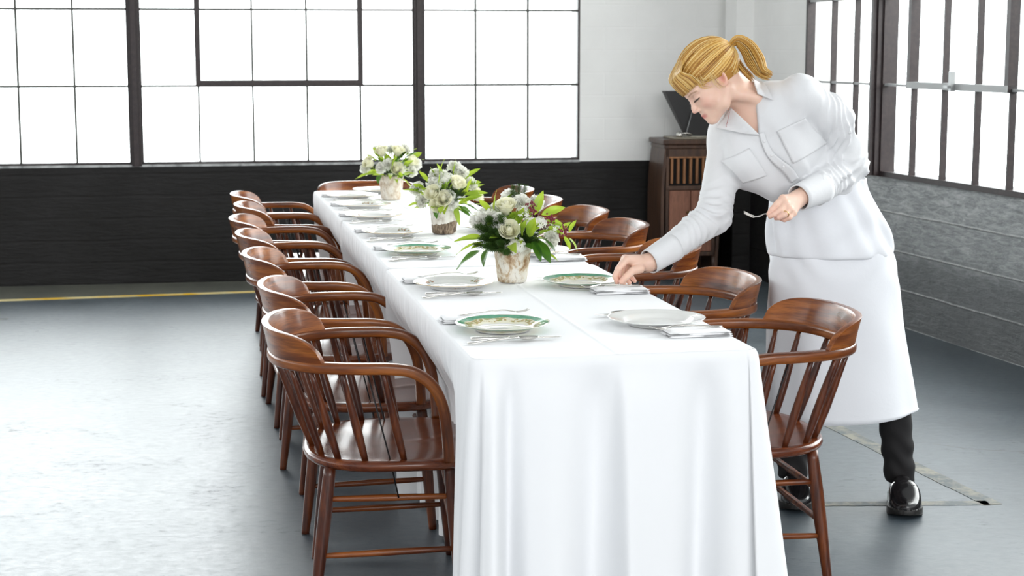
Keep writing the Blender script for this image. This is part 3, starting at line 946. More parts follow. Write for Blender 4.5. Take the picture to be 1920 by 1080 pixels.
# plate at the head of the table
put('floral', -.04, 4.55, TOPZ, 20, 'white plate at the head of the table, just left of the farthest birch pot', 'plate', 'plates on the long table')

# ---------------------------------------------------------------- flowers in birch-bark pots
def bark_mat(name, stops, seed, dark_band=None):
    t = NT(name)
    co = t.coords((1, 1, 1), (seed, seed, seed))
    n1 = t.noise(t.coords((28, 28, 22), (seed, 0, seed)), 1, 6, .65, .5); n2 = t.noise(t.coords((130, 130, 40), (0, seed, 0)), 1, 5, .7, 1.0)
    c = t.ramp(n1, stops)
    c = t.mix(t.ramp(n2, [(.56, (0, 0, 0)), (.66, (.6, .6, .6))]), c, (.20, .12, .065, 1))
    if dark_band:
        sp = t.add('ShaderNodeSeparateXYZ'); tc = t.add('ShaderNodeTexCoord'); t.link(tc.outputs['Object'], sp.inputs[0])
        zz = t.math('ADD', t.math('ADD', sp.outputs['Z'], t.math('MULTIPLY', sp.outputs['X'], -.18)), t.math('MULTIPLY', n1, .03))
        a, b = dark_band
        f = t.math('MULTIPLY', t.math('GREATER_THAN', zz, a), t.math('LESS_THAN', zz, b))
        dk = t.ramp(n2, [(.4, (.06, .04, .025)), (.55, (.24, .17, .11)), (.7, (.45, .38, .3))])
        c = t.mix(f, c, dk)
    t.base(c); t.set(Roughness=.75); t.bump(t.math('ADD', n1, n2), .5, .003); return t.m
bark1 = bark_mat('birch_bark_peeling', [(.36, (.30, .17, .08)), (.46, (.55, .42, .28)), (.54, (.74, .69, .60)), (.7, (.80, .78, .73))], 3.1)
bark2 = bark_mat('birch_bark_banded', [(.36, (.5, .45, .38)), (.55, (.76, .73, .68)), (.7, (.8, .78, .74))], 5.2, (.014, .058))
bark3 = bark_mat('birch_bark_pale', [(.36, (.42, .30, .20)), (.48, (.62, .53, .43)), (.62, (.78, .73, .66)), (.7, (.8, .76, .70))], 8.4)
soil = simple('dark_moss', (.02, .03, .01, 1), .9)
def leafm(name, a, b, rough=.35):
    t = NT(name); n = t.noise(t.coords((1, 1, 1), rnd=True), 30, 3, .5)
    t.base(t.ramp(n, [(.3, a), (.7, b)])); t.set(Roughness=rough)
    t.b.inputs['Subsurface Weight'].default_value = 0
    tr_ = t.add('ShaderNodeBsdfTranslucent'); tr_.inputs[0].default_value = (min(1, b[0]*2.2), min(1, b[1]*1.7), b[2]*1.2, 1)
    mx_ = t.add('ShaderNodeMixShader'); mx_.inputs[0].default_value = .42
    o = [x for x in t.n if x.type == 'OUTPUT_MATERIAL'][0]
    t.link(t.b.outputs[0], mx_.inputs[1]); t.link(tr_.outputs[0], mx_.inputs[2]); t.link(mx_.outputs[0], o.inputs[0])
    return t.m
leaf_bright = leafm('bright_leaf', (.11, .25, .018), (.28, .44, .05))
leaf_deep = leafm('deep_leaf', (.02, .075, .010), (.055, .16, .02))
fern_m = leafm('dark_fern', (.030, .085, .010), (.085, .18, .025), .6)
def petalm(name, a, b):
    t = NT(name); n = t.noise(t.coords(rnd=True), 40, 3, .5)
    t.base(t.ramp(n, [(.3, a), (.7, b)])); t.set(Roughness=.55)
    tr_ = t.add('ShaderNodeBsdfTranslucent'); tr_.inputs[0].default_value = (*b, 1); mx_ = t.add('ShaderNodeMixShader'); mx_.inputs[0].default_value = .36
    o = [x for x in t.n if x.type == 'OUTPUT_MATERIAL'][0]
    t.link(t.b.outputs[0], mx_.inputs[1]); t.link(tr_.outputs[0], mx_.inputs[2]); t.link(mx_.outputs[0], o.inputs[0])
    return t.m
petal_cream = petalm('cream_rose_petal', (.92, .90, .66), (.95, .94, .80))
petal_white = petalm('white_petal', (.90, .90, .82), (.95, .95, .90))
stem_m = simple('flower_stem', (.12, .22, .04, 1), .5)
berry_m = simple('burgundy_bud', (.20, .016, .035, 1), .4)

def leaf_vf(L, Wd, curl=.25, fold=.25, n=9, m=4):
    V = []; F = []
    for i in range(n+1):
        f = i/n; w = Wd/2*math.sin(math.pi*min(1, f**.85))**.8 if 0 < f < 1 else .0006
        for j in range(-m, m+1):
            g = j/m; x = L*f; y = w*g
            z = -curl*L*f*f+abs(y)*fold+.0012*math.sin(f*9+g*2)
            V.append((x, y, z))
    w2 = 2*m+1
    for i in range(n):
        for j in range(w2-1): F.append((i*w2+j, i*w2+j+1, (i+1)*w2+j+1, (i+1)*w2+j))
    return V, F
def orient(dirv, roll=0.0, org=(0, 0, 0)):
    d = Vector(dirv).normalized(); up = Vector((0, 0, 1))
    if abs(d.z) > .97: up = Vector((0, 1, 0))
    y = up.cross(d).normalized(); z = d.cross(y)
    M = Matrix((d, y, z)).transposed().to_4x4() @ Matrix.Rotation(roll, 4, 'X'); M.translation = Vector(org)
    return M
def xf(V, M): return [tuple(M @ Vector(v)) for v in V]
# prototype blossoms pointing along +x
def rose_mb(R=.033, rnd=random.Random(1)):
    mb = MB()
    def petal(R0, ht, ang, wid, open_, lip):
        V = []; F = []; n, m = 7, 7
        for i in range(n+1):
            f = i/n
            for j in range(m+1):
                g = (j/m-.5)*2
                a = ang+g*wid*(.55+.45*math.sin(math.pi*min(1, f*.9+.1)))
                rr_ = R0*(.35+.65*math.sin(f*math.pi*.5))+open_*f**3
                hh = ht*f*(1-.10*abs(g)**2.5)-lip*max(0, f-.8)*4*(1-abs(g)*.3)
                rr_ += lip*max(0, f-.75)*4
                V.append((hh, rr_*math.cos(a), rr_*math.sin(a)))
        for i in range(n):
            for j in range(m): F.append((i*(m+1)+j, i*(m+1)+j+1, (i+1)*(m+1)+j+1, (i+1)*(m+1)+j))
        mb.add(V, F)
    k = 0
    mb.tube([(0, 0, 0), (.9*R, 0, 0), (1.2*R, 0, 0), (1.28*R, 0, 0)], [.45*R, .34*R, .2*R, .06*R], 12)
    for (R0, ht, wid, op, lip, cnt) in [(.20, 1.32, 1.5, 0, 0, 2), (.32, 1.35, 1.2, 0, .01, 3), (.46, 1.34, 1.0, .02, .02, 3), (.60, 1.32, .9, .03, .03, 4), (.74, 1.26, .9, .04, .05, 5), (.86, 1.14, .9, .06, .10, 5)]:
        for c_ in range(cnt):
            petal(R0*R, ht*R, 2*math.pi*c_/cnt+k*.7+rnd.uniform(-.15, .15), wid, op*R, lip*R)
        k += 1
    return mb
def ruffle_mb(R=.026, seed=0, n=44):
    """full ruffled blossom (stock, carnation)"""
    rn = random.Random(seed); mb = MB()
    for q in range(n):
        th = math.acos(1-1.35*(q+.5)/n); ph = q*2.39996
        d = Vector((math.cos(th), math.sin(th)*math.cos(ph), math.sin(th)*math.sin(ph)))
        L = R*rn.uniform(.8, 1.15); wd = R*rn.uniform(.32, .55)
        V = []; F = []; a, b = 5, 6
        for i in range(a+1):
            f = i/a
            for j in range(b+1):
                g = (j/b-.5)*2
                V.append((L*f*(1-.18*g*g), wd*g*f**.7, R*.26*math.sin(g*5+q)*f*f-R*.25*f*f))
        for i in range(a):
            for j in range(b): F.append((i*(b+1)+j, i*(b+1)+j+1, (i+1)*(b+1)+j+1, (i+1)*(b+1)+j))
        mb.add(xf(V, orient(d, rn.uniform(-1.5, 1.5))), F)
    return mb
def star_mb(seed=0, n=16, R=.022):
    """cluster of little six-petalled stars"""
    rn = random.Random(seed); mb = MB()
    for q in range(n):
        th = rn.uniform(0, 1.25); ph = rn.uniform(0, 6.28)
        d = Vector((math.cos(th), math.sin(th)*math.cos(ph), math.sin(th)*math.sin(ph)))
        c_ = d*R*rn.uniform(.8, 1.25); M = orient(d, rn.uniform(0, 3), c_)
        for k in range(6):
            a = k*math.pi/3; V = []
            for (x, w, h) in ((0, .0012, 0), (.004, .0024, .001), (.008, .002, .0005), (.0105, .0003, -.001)):
                for sg in (-1, 1):
                    y0 = x*math.cos(a)-sg*w*math.sin(a); z0 = x*math.sin(a)+sg*w*math.cos(a); V.append((h, y0, z0))
            mb.add(xf(V, M), [(0, 1, 3, 2), (2, 3, 5, 4), (4, 5, 7, 6)])
        mb.tube([tuple(d*R*.1), tuple(c_)], .0007, 5)
    return mb
def fern_mb(L=.075, seed=0):
    rn = random.Random(seed); mb = MB()
    mb.tube([(0, 0, 0), (L*.5, 0, .002), (L, 0, -.004)], [.0010, .0008, .0004], 5)
    for i in range(34):
        f = .08+.92*i/34
        for s_ in range(4):
            a = s_*math.pi/2+i*.6; l = .021*(1-.5*f)*rn.uniform(.8, 1.2)
            d = Vector((.75, math.cos(a), math.sin(a))).normalized()*l
            p = Vector((L*f, 0, 0)); q = p+d
            mb.tube([tuple(p), tuple(p.lerp(q, .6)), tuple(q)], [.0005, .0007, .0002], 3, cap=False)
    return mb
def berry_mb(seed=0):
    rn = random.Random(seed); mb = MB()
    for q in range(34):
        d = Vector((rn.gauss(.5, .7), rn.gauss(0, .7), rn.gauss(0, .7))).normalized(); c_ = d*rn.uniform(.006, .015); r = rn.uniform(.0016, .0026)
        V = []; F = []
        for a in range(5):
            for b in range(6):
                th = math.pi*a/4; ph = b*math.pi/3; V.append((c_.x+r*math.cos(th), c_.y+r*math.sin(th)*math.cos(ph), c_.z+r*math.sin(th)*math.sin(ph)))
        for a in range(4):
            for b in range(6): F.append((a*6+b, a*6+(b+1) % 6, (a+1)*6+(b+1) % 6, (a+1)*6+b))
        mb.add(V, F)
    return mb
_proto = {}
def bloom(kind, M, parent):
    k, var = kind
    key = (k, var)
    if key not in _proto:
        if k == 'rose': mb, m_ = rose_mb(.033, random.Random(var)), petal_cream
        elif k == 'blossom': mb, m_ = ruffle_mb(.0275, var), petal_white
        elif k == 'star_flower': mb, m_ = star_mb(var), petal_white
        elif k == 'fern_sprig': mb, m_ = fern_mb(.075, var), fern_m
        elif k == 'berry_cluster': mb, m_ = berry_mb(var), berry_m
        elif k == 'leaf':
            L, w, cu, fo, mt = [(.075, .027, .18, .3, 0), (.062, .022, .3, .25, 0), (.085, .034, .35, .2, 1), (.10, .026, .28, .3, 0), (.055, .030, .1, .35, 0), (.09, .045, .3, .15, 1)][var]
            mb = MB(); mb.add(*leaf_vf(L, w, cu, fo)); m_ = (leaf_bright, leaf_deep)[mt]
        o = new_mesh(k, mb.V, mb.F, m_, True); _proto[key] = o.data
    else:
        o = bpy.data.objects.new(k, _proto[key]); COL.objects.link(o)
    o.parent = parent; o.matrix_local = M
    return o
def arrangement(u, v, bark, seed, hh, label, spread=(.125, .125), berries=False, specs=None, rtop=.059, rbot=.0435, H=.112):
    root = empty('flower_arrangement', W(u, v, TOPZ+.002), TA)
    tag(root, label, 'flowers', 'birch-bark pots of white flowers')
    rn = random.Random(seed)
    mb = MB(); prof = [(0, 0), (rbot-.003, 0), (rbot, .002)]
    for i in range(1, 9): prof.append((rbot+(rtop-rbot)*i/8, H*i/8))
    prof += [(rtop-.003, H+.001), (rtop-.005, H-.004), (rtop-.008, H-.02), (0, H-.02)]
    mb.lathe(prof, 40, rfun=lambda a, r, z: 1+.012*math.sin(3*a+z*30)+.008*math.sin(11*a+z*80+seed)+(.010*math.sin(7*a) if z > H*.95 else 0))
    mb.build('birch_pot', bark, root)
    mb = MB(); mb.lathe([(0, H-.012), (rtop-.01, H-.014), (rtop-.007, H-.03)], 24); mb.build('moss', soil, root)
    C = Vector((0, 0, H+.01))
    def place(kind, d, dist, roll=None, ax=None):
        d = Vector(d).normalized(); p = C+Vector((d.x*dist*spread[0]/.125, d.y*dist*spread[1]/.125, d.z*dist*1.12))
        face = Vector(ax) if ax is not None else Vector((d.x, d.y, d.z*1.0+.25))
        o = bloom(kind, orient(face, rn.uniform(0, 6) if roll is None else roll, p), root)
        s_ = bpy.data  # stem
        st = MB(); q = Vector((rn.uniform(-.015, .015), rn.uniform(-.015, .015), H-.02))
        st.tube([tuple(q), tuple(C.lerp(p, .45)+Vector((0, 0, .008))), tuple(p)], [.0016, .0015, .0012], 5)
        st.build('stem', stem_m, root)
        return o
    for (k, d, dist) in specs: place(k, d, dist)
    # filler leaves
    for i in range(54):
        a = rn.uniform(0, 6.283); el = rn.uniform(-.3, 1.2)
        d = Vector((math.cos(a)*math.cos(el), math.sin(a)*math.cos(el), math.sin(el)))
        v_ = rn.choice([0, 1, 2, 3, 4, 0, 4])
        p = C+Vector((d.x*.035, d.y*.035, d.z*.05)) if i % 2 else C+d*rn.uniform(.06, .10)
        sc_ = rn.uniform(.8, 1.1)*hh
        bloom(('leaf', v_), orient(d+Vector((0, 0, rn.uniform(-.1, .3))), rn.uniform(-.8, .8), p) @ Matrix.Scale(sc_, 4), root)
    return root
# nearest: cream rose in front, dark fern at left, burgundy buds at right
near = [(('rose', 1), (-.25, -1, .38), .080), (('rose', 2), (-.25, -.55, .95), .098),
        (('blossom', 3), (-.72, -.5, .75), .105), (('blossom', 4), (-.95, -.35, .60), .118), (('blossom', 5), (-.62, -.8, .72), .100), (('blossom', 3), (-.8, .1, .85), .100),
        (('blossom', 6), (.25, -.3, 1.25), .112), (('blossom', 4), (.65, .1, 1.0), .118), (('blossom', 5), (.0, .35, 1.1), .12), (('blossom', 6), (-.3, .75, .8), .11),
        (('star_flower', 1), (.45, -.85, .62), .092), (('star_flower', 2), (.75, -.6, .55), .100), (('star_flower', 3), (.02, -1, -.05), .076), (('star_flower', 4), (-.15, -.95, -.12), .072), (('star_flower', 5), (.25, -.75, .95), .102),
        (('star_flower', 2), (1, -.3, .35), .115), (('blossom', 7), (.9, -.5, .10), .112)]
for i in range(36):
    rn_ = random.Random(i); near.append((('fern_sprig', i % 4), (-.75+rn_.uniform(-.35, .5), -.8+rn_.uniform(-.2, .3), .22+rn_.uniform(-.45, .4)), .035+rn_.uniform(0, .045)))
for i in range(7):
    rn_ = random.Random(i+50); near.append((('fern_sprig', i % 4), (.45+rn_.uniform(-.2, .2), -.85, .1+rn_.uniform(-.2, .2)), .03))
near += [(('fern_sprig', 1), (.16, .1, 1), .09), (('fern_sprig', 2), (.30, .15, 1), .09), (('fern_sprig', 3), (.04, .1, 1), .085)]
A1 = arrangement(-.005, 1.262, bark1, 11, 1.0, 'nearest birch-bark pot of flowers, with a cream rose, dark fern and burgundy buds', (.140, .115), specs=near)
def extra(root, items):
    for (k, p, d, roll, s_) in items:
        bloom(k, orient(d, roll, p) @ Matrix.Scale(s_, 4), root)
extra(A1, [(('berry_cluster', 1), (.100, -.06, .190), (.6, -.5, .5), 0, 1.45), (('berry_cluster', 2), (.140, -.06, .160), (.7, -.5, .2), 0, 1.45), (('berry_cluster', 3), (.045, -.06, .235), (.3, -.4, 1), 0, 1.3), (('berry_cluster', 1), (.048, -.07, .215), (.3, -.5, .6), 0, 1.1),
    # the long outreaching leaves
    (('leaf', 0), (.085, -.03, .205), (.85, 0, .32), 1.0, 1.05), (('leaf', 0), (.062, -.03, .205), (.35, 0, 1), 1.2, 1.05), (('leaf', 4), (.050, -.05, .18), (-.1, -.1, 1), 1.5, 1.2),
    (('leaf', 3), (-.035, -.05, .20), (.8, 0, .25), 1.0, .8), (('leaf', 0), (-.06, -.04, .21), (-.12, 0, 1), 1.3, .95), (('leaf', 1), (-.07, -.02, .215), (-.6, 0, .8), 1.1, .9), (('leaf', 3), (-.04, .0, .22), (.7, .1, .75), 1.4, .7),
    (('leaf', 3), (-.095, -.03, .125), (-1, -.2, -.1), .5, .95), (('leaf', 3), (-.09, -.03, .14), (-1, 0, .08), -.7, .9), (('leaf', 5), (-.08, -.05, .115), (-.55, -.6, -.55), .5, .8),
    (('leaf', 5), (.055, -.07, .135), (.5, -.6, -.55), .3, .95), (('leaf', 5), (.06, -.07, .15), (.65, -.6, -.3), -.3, .95), (('leaf', 2), (.045, -.075, .13), (.35, -.7, -.6), .2, .8),
    (('leaf', 4), (.012, -.095, .15), (.1, -.3, .8), 1.4, 1.0), (('leaf', 4), (.035, -.09, .145), (.15, -.3, .9), 1.9, 1.15),
    (('leaf', 1), (.135, -.04, .15), (.6, -.1, .7), 1, .8), (('leaf', 1), (.15, -.05, .14), (.55, -.1, -.8), 1, .75), (('leaf', 1), (.165, -.05, .135), (.8, 0, -.7), .5, .8), (('leaf', 0), (.10, -.05, .17), (.8, 0, -.3), .9, .8),
    (('leaf', 1), (.17, -.03, .15), (.4, -.1, 1), 1, .7), (('leaf', 0), (.09, -.05, .19), (.6, -.1, -.1), .8, .85)])
mid = [(('rose', 3), (-.55, -.85, .35), .085), (('rose', 1), (-.15, -.9, .15), .075), (('blossom', 5), (.05, -.8, .25), .085), (('blossom', 3), (-.9, -.2, .45), .115), (('blossom', 4), (-.85, -.55, .1), .105), (('blossom', 6), (-.35, -.2, .95), .10),
       (('blossom', 7), (.35, -.1, 1.15), .125), (('blossom', 3), (.55, -.2, .9), .120), (('rose', 2), (.35, -.75, .6), .095), (('rose', 4), (.95, -.2, .15), .105), (('blossom', 4), (.9, -.1, .55), .115), (('rose', 2), (-.35, -.9, -.05), .07),
       (('star_flower', 1), (-.1, -.75, .75), .095), (('star_flower', 3), (-.25, -.6, .6), .09), (('star_flower', 2), (.1, -.5, .9), .095), (('blossom', 5), (0, .7, .8), .11), (('blossom', 6), (.2, -.9, .0), .075), (('blossom', 6), (-.4, -.4, .6), .09)]
for i in range(10):
    rn_ = random.Random(i+7); mid.append((('fern_sprig', i % 4), (rn_.uniform(-.3, .9), -.8+rn_.uniform(-.1, .3), rn_.uniform(-.1, .5)), .03))
A2 = arrangement(.0, 2.655, bark2, 23, 1.0, 'middle birch-bark pot with a dark rough band, full of white roses and leaves', (.130, .115), specs=mid, rtop=.057, rbot=.046, H=.108)
extra(A2, [(('leaf', 3), (-.02, -.03, .215), (.0, 0, 1), 1.2, .75), (('leaf', 0), (.035, -.03, .215), (-.05, 0, 1), 1.4, 1.0), (('leaf', 3), (.075, -.02, .21), (.75, 0, .6), .9, .75), (('leaf', 0), (.09, -.03, .19), (.9, 0, .2), .9, .7),
    (('leaf', 1), (-.065, -.03, .2), (-.5, 0, .8), 1, .9), (('leaf', 1), (-.10, -.06, .12), (-1, -.2, .1), .7, .9), (('leaf', 3), (.03, -.07, .12), (.1, -.5, -.8), .4, .85), (('leaf', 4), (.0, -.07, .115), (-.3, -.6, -.5), .4, .9),
    (('leaf', 3), (.05, -.07, .12), (.75, -.3, .45), .9, .9), (('leaf', 3), (.07, -.05, .15), (.8, -.2, .2), .9, .9), (('leaf', 0), (-.03, -.08, .19), (-.1, -.2, .9), 1.4, .7), (('leaf', 0), (.08, -.06, .16), (.1, -.3, .9), 1.5, .8)])
far = [(('rose', 4), (.75, -.5, .45), .10), (('rose', 2), (.25, -.6, .95), .10), (('rose', 3), (-.45, -.5, .9), .10), (('rose', 1), (-.9, -.4, .4), .105), (('blossom', 3), (-.2, -.8, .5), .085), (('blossom', 4), (.35, -.8, .25), .085), (('blossom', 5), (-1, -.1, .2), .115),
       (('blossom', 6), (1, -.1, .35), .12), (('blossom', 3), (.6, .2, .9), .12), (('blossom', 4), (-.5, .3, .9), .115), (('rose', 2), (.15, -.9, .2), .075), (('blossom', 7), (-.55, -.75, .3), .09), (('blossom', 7), (.85, -.4, .1), .10), (('blossom', 6), (.1, .5, .9), .11)]
A3 = arrangement(-.02, 4.155, bark3, 37, 1.05, 'farthest birch-bark pot of cream roses, its flowers against the window', (.130, .115), specs=far, rtop=.060, rbot=.046, H=.110)
extra(A3, [(('leaf', 0), (-.03, -.03, .20), (-.05, 0, 1), 1.2, 1.05), (('leaf', 1), (-.06, -.03, .2), (-.4, 0, .9), 1.2, .9), (('leaf', 4), (.09, -.03, .19), (.8, 0, .5), .9, 1.1), (('leaf', 3), (-.08, -.05, .125), (-1, -.1, .0), .6, 1.0), (('leaf', 2), (-.06, -.08, .12), (-.3, -.8, -.15), .2, .8), (('leaf', 4), (.02, -.09, .12), (.2, -.8, .05), 1.2, 1.0), (('leaf', 0), (-.01, -.08, .13), (.05, -.4, .8), 1.4, 1.1)])

# ---------------------------------------------------------------- record cabinet by the far wall
cab_wood = wood_mat('walnut_z', 2, (.012, .006, .004), (.060, .029, .017), (.11, .055, .031), .35)
cab_door = wood_mat('walnut_panel_z', 2, (.09, .036, .022), (.24, .10, .062), (.31, .135, .082), .4)
cab_lite = wood_mat('lattice_oak_z', 2, (.14, .055, .022), (.27, .115, .045), (.36, .17, .07), .4)
dark_in = simple('dark_recess', (.006, .004, .003, 1), .8)
root = empty('phonograph_cabinet', (1.100, 10.93, 0), math.radians(9.8))
tag(root, 'tall walnut phonograph cabinet with slatted grille and double doors, against the far wall', 'cabinet')
w, d, Ht = .175, .17, .893
def cab_side(sg):
    # bowed side panel
    V = []; F = []; n = 14
    for i in range(n+1):
        f = i/n; z = .05+(.84-.05+.02)*f
        bow = .012*math.sin(math.pi*f)*(1 if f > .0 else 0)-.014*max(0, (f-.72)/.28)**1.5+.006
        x = sg*(w+bow)
        V += [(x-sg*.02, -d, z), (x, -d, z), (x, d, z), (x-sg*.02, d, z)]
    for i in range(n):
        for k in range(4):
            k2 = (k+1) % 4; F.append((i*4+k, (i+1)*4+k, (i+1)*4+k2, i*4+k2))
    F.append((0, 1, 2, 3)); F.append(tuple(reversed([n*4+k for k in range(4)])))
    new_mesh('side_panel', V, F, cab_wood, False, root)
cab_side(-1); cab_side(1)
mb = MB(); mb.box(-w+.01, w-.01, -d+.03, d, .16, .855); mb.build('body', dark_in, root, smooth=False)
mb = MB(); mb.box(-w-.012, w+.012, -d-.018, d+.01, .862, .893); mb.box(-w+.0, w-.0, -d-.004, d, .835, .862); mb.build('top', cab_wood, root, smooth=False, bevel=.006)
g = MB()
for k in range(7):
    x = -w+.052+k*(2*w-.104)/6
    g.box(x-.0085, x+.0085, -d+.002, -d+.02, .615, .775)
g.build('grille_slats', cab_lite, root, smooth=False, bevel=.003)
fr = MB()
fr.box(-w+.012, w-.012, -d-.002, -d+.028, .785, .835); fr.box(-w+.012, w-.012, -d-.004, -d+.028, .575, .603)
fr.box(-w+.012, -w+.034, -d-.002, -d+.028, .16, .835); fr.box(w-.034, w-.012, -d-.002, -d+.028, .16, .835); fr.box(-w+.012, w-.012, -d-.002, -d+.028, .155, .180)
fr.build('face_frame', cab_wood, root, smooth=False, bevel=.003)
cm = MB(); cm.box(-w+.03, w-.03, -d-.001, -d+.01, .776, .786); cm.build('grille_rail', cab_lite, root, smooth=False)
brass = simple('aged_brass', (.16, .11, .05, 1), .35, 1)
for sg in (-1, 1):
    dm = MB(); a, b = (sg*.002, sg*(w-.036)); dm.box(min(a, b), max(a, b), -d-.006, -d+.014, .184, .572)
    dr = dm.build('door', cab_door, root, smooth=False, bevel=.003)
    k_ = MB(); k_.lathe([(0, .022), (.008, .020), (.010, .013), (.006, .006), (.008, 0)], 16)
    kn = k_.build('knob', brass, dr); kn.location = (sg*.020, -d-.006, .435); kn.rotation_euler = (math.pi/2, 0, 0)
for sx_ in (-1, 1):
    for sy in (-1, 1):
        lm = MB(); lm.tube([(sx_*(w-.014), sy*(d-.022), .17), (sx_*(w-.012), sy*(d-.02), .10), (sx_*(w-.008), sy*(d-.018), .0)], [.019, .015, .013], 8); lm.build('leg', cab_wood, root)
# portable record player with its lid up, on the cabinet
blk = simple('black_leatherette', (.006, .005, .005, 1), .45)
pl = empty('record_player', (1.125, 10.90, .893), math.radians(9.8))
tag(pl, 'black record player with its slanting lid raised, standing on the phonograph cabinet', 'record player')
mb = MB(); mb.box(-.13, .17, -.12, .14, 0, .012); mb.build('base', simple('player_base', (.25, .22, .17, 1), .35), pl, smooth=False, bevel=.005)
V = [(-.020, -.02, .012), (.25, -.02, .012), (.26, -.02, .30), (-.165, -.02, .30), (-.020, .03, .012), (.25, .03, .012), (.26, .06, .30), (-.165, .06, .30)]
new_mesh('lid', V, [(0, 1, 2, 3), (7, 6, 5, 4), (0, 4, 5, 1), (1, 5, 6, 2), (2, 6, 7, 3), (3, 7, 4, 0)], blk, False, pl)
mb = MB(); mb.tube([(-.035, -.05, .012), (.01, -.035, .17)], .003, 8); mb.build('lid_stay', galv, pl)
mb = MB(); mb.lathe([(0, .020), (.085, .020), (.088, .017), (.088, .012), (0, .012)], 40, (.06, .01, 0)); mb.build('turntable', simple('platter_metal', (.6, .58, .5, 1), .25, 1), pl)
mb = MB(); mb.lathe([(0, .045), (.014, .042), (.022, .030), (.022, .012), (0, .012)], 20, (-.075, -.05, 0)); mb.tube([(-.075, -.05, .034), (-.03, -.06, .036), (.01, -.05, .030)], .005, 8); mb.build('tonearm', silver, pl)

# ---------------------------------------------------------------- organic surfaces: distance fields turned into meshes
def rcone(p, a, b, ra, rb):
    a = np.array(a, np.float32); b = np.array(b, np.float32); ab = b-a
    t = np.clip(((p-a)@ab)/max(float(ab@ab), 1e-9), 0, 1)
    q = p-a-t[:, None]*ab
    return np.sqrt((q*q).sum(1))-(ra+(rb-ra)*t)
def chain(p, pts, rs, k=.004):
    d = None
    for i in range(len(pts)-1):
        e = rcone(p, pts[i], pts[i+1], rs[i], rs[i+1]); d = e if d is None else smin(d, e, k)
    return d
def ell(p, c, r, M=None):
    q = p-np.array(c, np.float32)
    if M is not None: q = q@np.array(M, np.float32)      # M columns = axes
    r = np.array(r, np.float32)
    k0 = np.sqrt(((q/r)**2).sum(1)); k1 = np.sqrt(((q/(r*r))**2).sum(1))+1e-9
    return k0*(k0-1)/k1
def sph(p, c, r): q = p-np.array(c, np.float32); return np.sqrt((q*q).sum(1))-r
def nets(fn, lo, hi, h):
    lo = np.array(lo, float); hi = np.array(hi, float); n = np.ceil((hi-lo)/h).astype(int)+1
    ax = [lo[i]+h*np.arange(n[i]) for i in range(3)]
    vol = np.empty(tuple(n), np.float32)
    Y, Z = np.meshgrid(ax[1], ax[2], indexing='ij'); yz = np.stack([Y.ravel(), Z.ravel()], 1).astype(np.float32)
    step = max(1, 400000//len(yz))
    for i in range(0, n[0], step):
        xs = ax[0][i:i+step]
        p = np.empty((len(xs)*len(yz), 3), np.float32)
        p[:, 0] = np.repeat(xs, len(yz)); p[:, 1:] = np.tile(yz, (len(xs), 1))
        vol[i:i+step] = fn(p).reshape(len(xs), n[1], n[2])
    ins = vol < 0
    c = np.zeros(tuple(n-1), np.int8)
    for dx in (0, 1):
        for dy in (0, 1):
            for dz in (0, 1): c += ins[dx:n[0]-1+dx, dy:n[1]-1+dy, dz:n[2]-1+dz]
    idx = np.argwhere((c > 0) & (c < 8))
    acc = np.zeros((len(idx), 3)); cnt = np.zeros(len(idx))
    crn = [(0, 0, 0), (1, 0, 0), (0, 1, 0), (1, 1, 0), (0, 0, 1), (1, 0, 1), (0, 1, 1), (1, 1, 1)]
    vals = [vol[idx[:, 0]+a, idx[:, 1]+b, idx[:, 2]+g] for a, b, g in crn]
    for i, j in [(0, 1), (2, 3), (4, 5), (6, 7), (0, 2), (1, 3), (4, 6), (5, 7), (0, 4), (1, 5), (2, 6), (3, 7)]:
        m = (vals[i] < 0) != (vals[j] < 0)
        t = np.where(m, vals[i]/np.where(m, vals[i]-vals[j], 1), 0)[:, None]
        pt = np.array(crn[i])+t*(np.array(crn[j])-np.array(crn[i]))
        acc += np.where(m[:, None], pt, 0); cnt += m
    V = (idx+acc/cnt[:, None])*h+lo
    lut = np.full(tuple(n-1), -1, np.int32); lut[idx[:, 0], idx[:, 1], idx[:, 2]] = np.arange(len(idx))
    F = []
    for a in range(3):
        b, g = (a+1) % 3, (a+2) % 3
        s0 = [slice(None)]*3; s1 = [slice(None)]*3; s0[a] = slice(0, n[a]-1); s1[a] = slice(1, n[a])
        A, B = ins[tuple(s0)], ins[tuple(s1)]; e = np.argwhere(A != B)
        e = e[(e[:, b] > 0) & (e[:, g] > 0) & (e[:, b] < n[b]-1) & (e[:, g] < n[g]-1)]
        fl = A[e[:, 0], e[:, 1], e[:, 2]]
        def L(db, dg): q = e.copy(); q[:, b] += db; q[:, g] += dg; return lut[q[:, 0], q[:, 1], q[:, 2]]
        Q = np.stack([L(-1, -1), L(0, -1), L(0, 0), L(-1, 0)], 1)
        Q[~fl] = Q[~fl][:, ::-1]; F.append(Q)
    return V, np.concatenate(F)
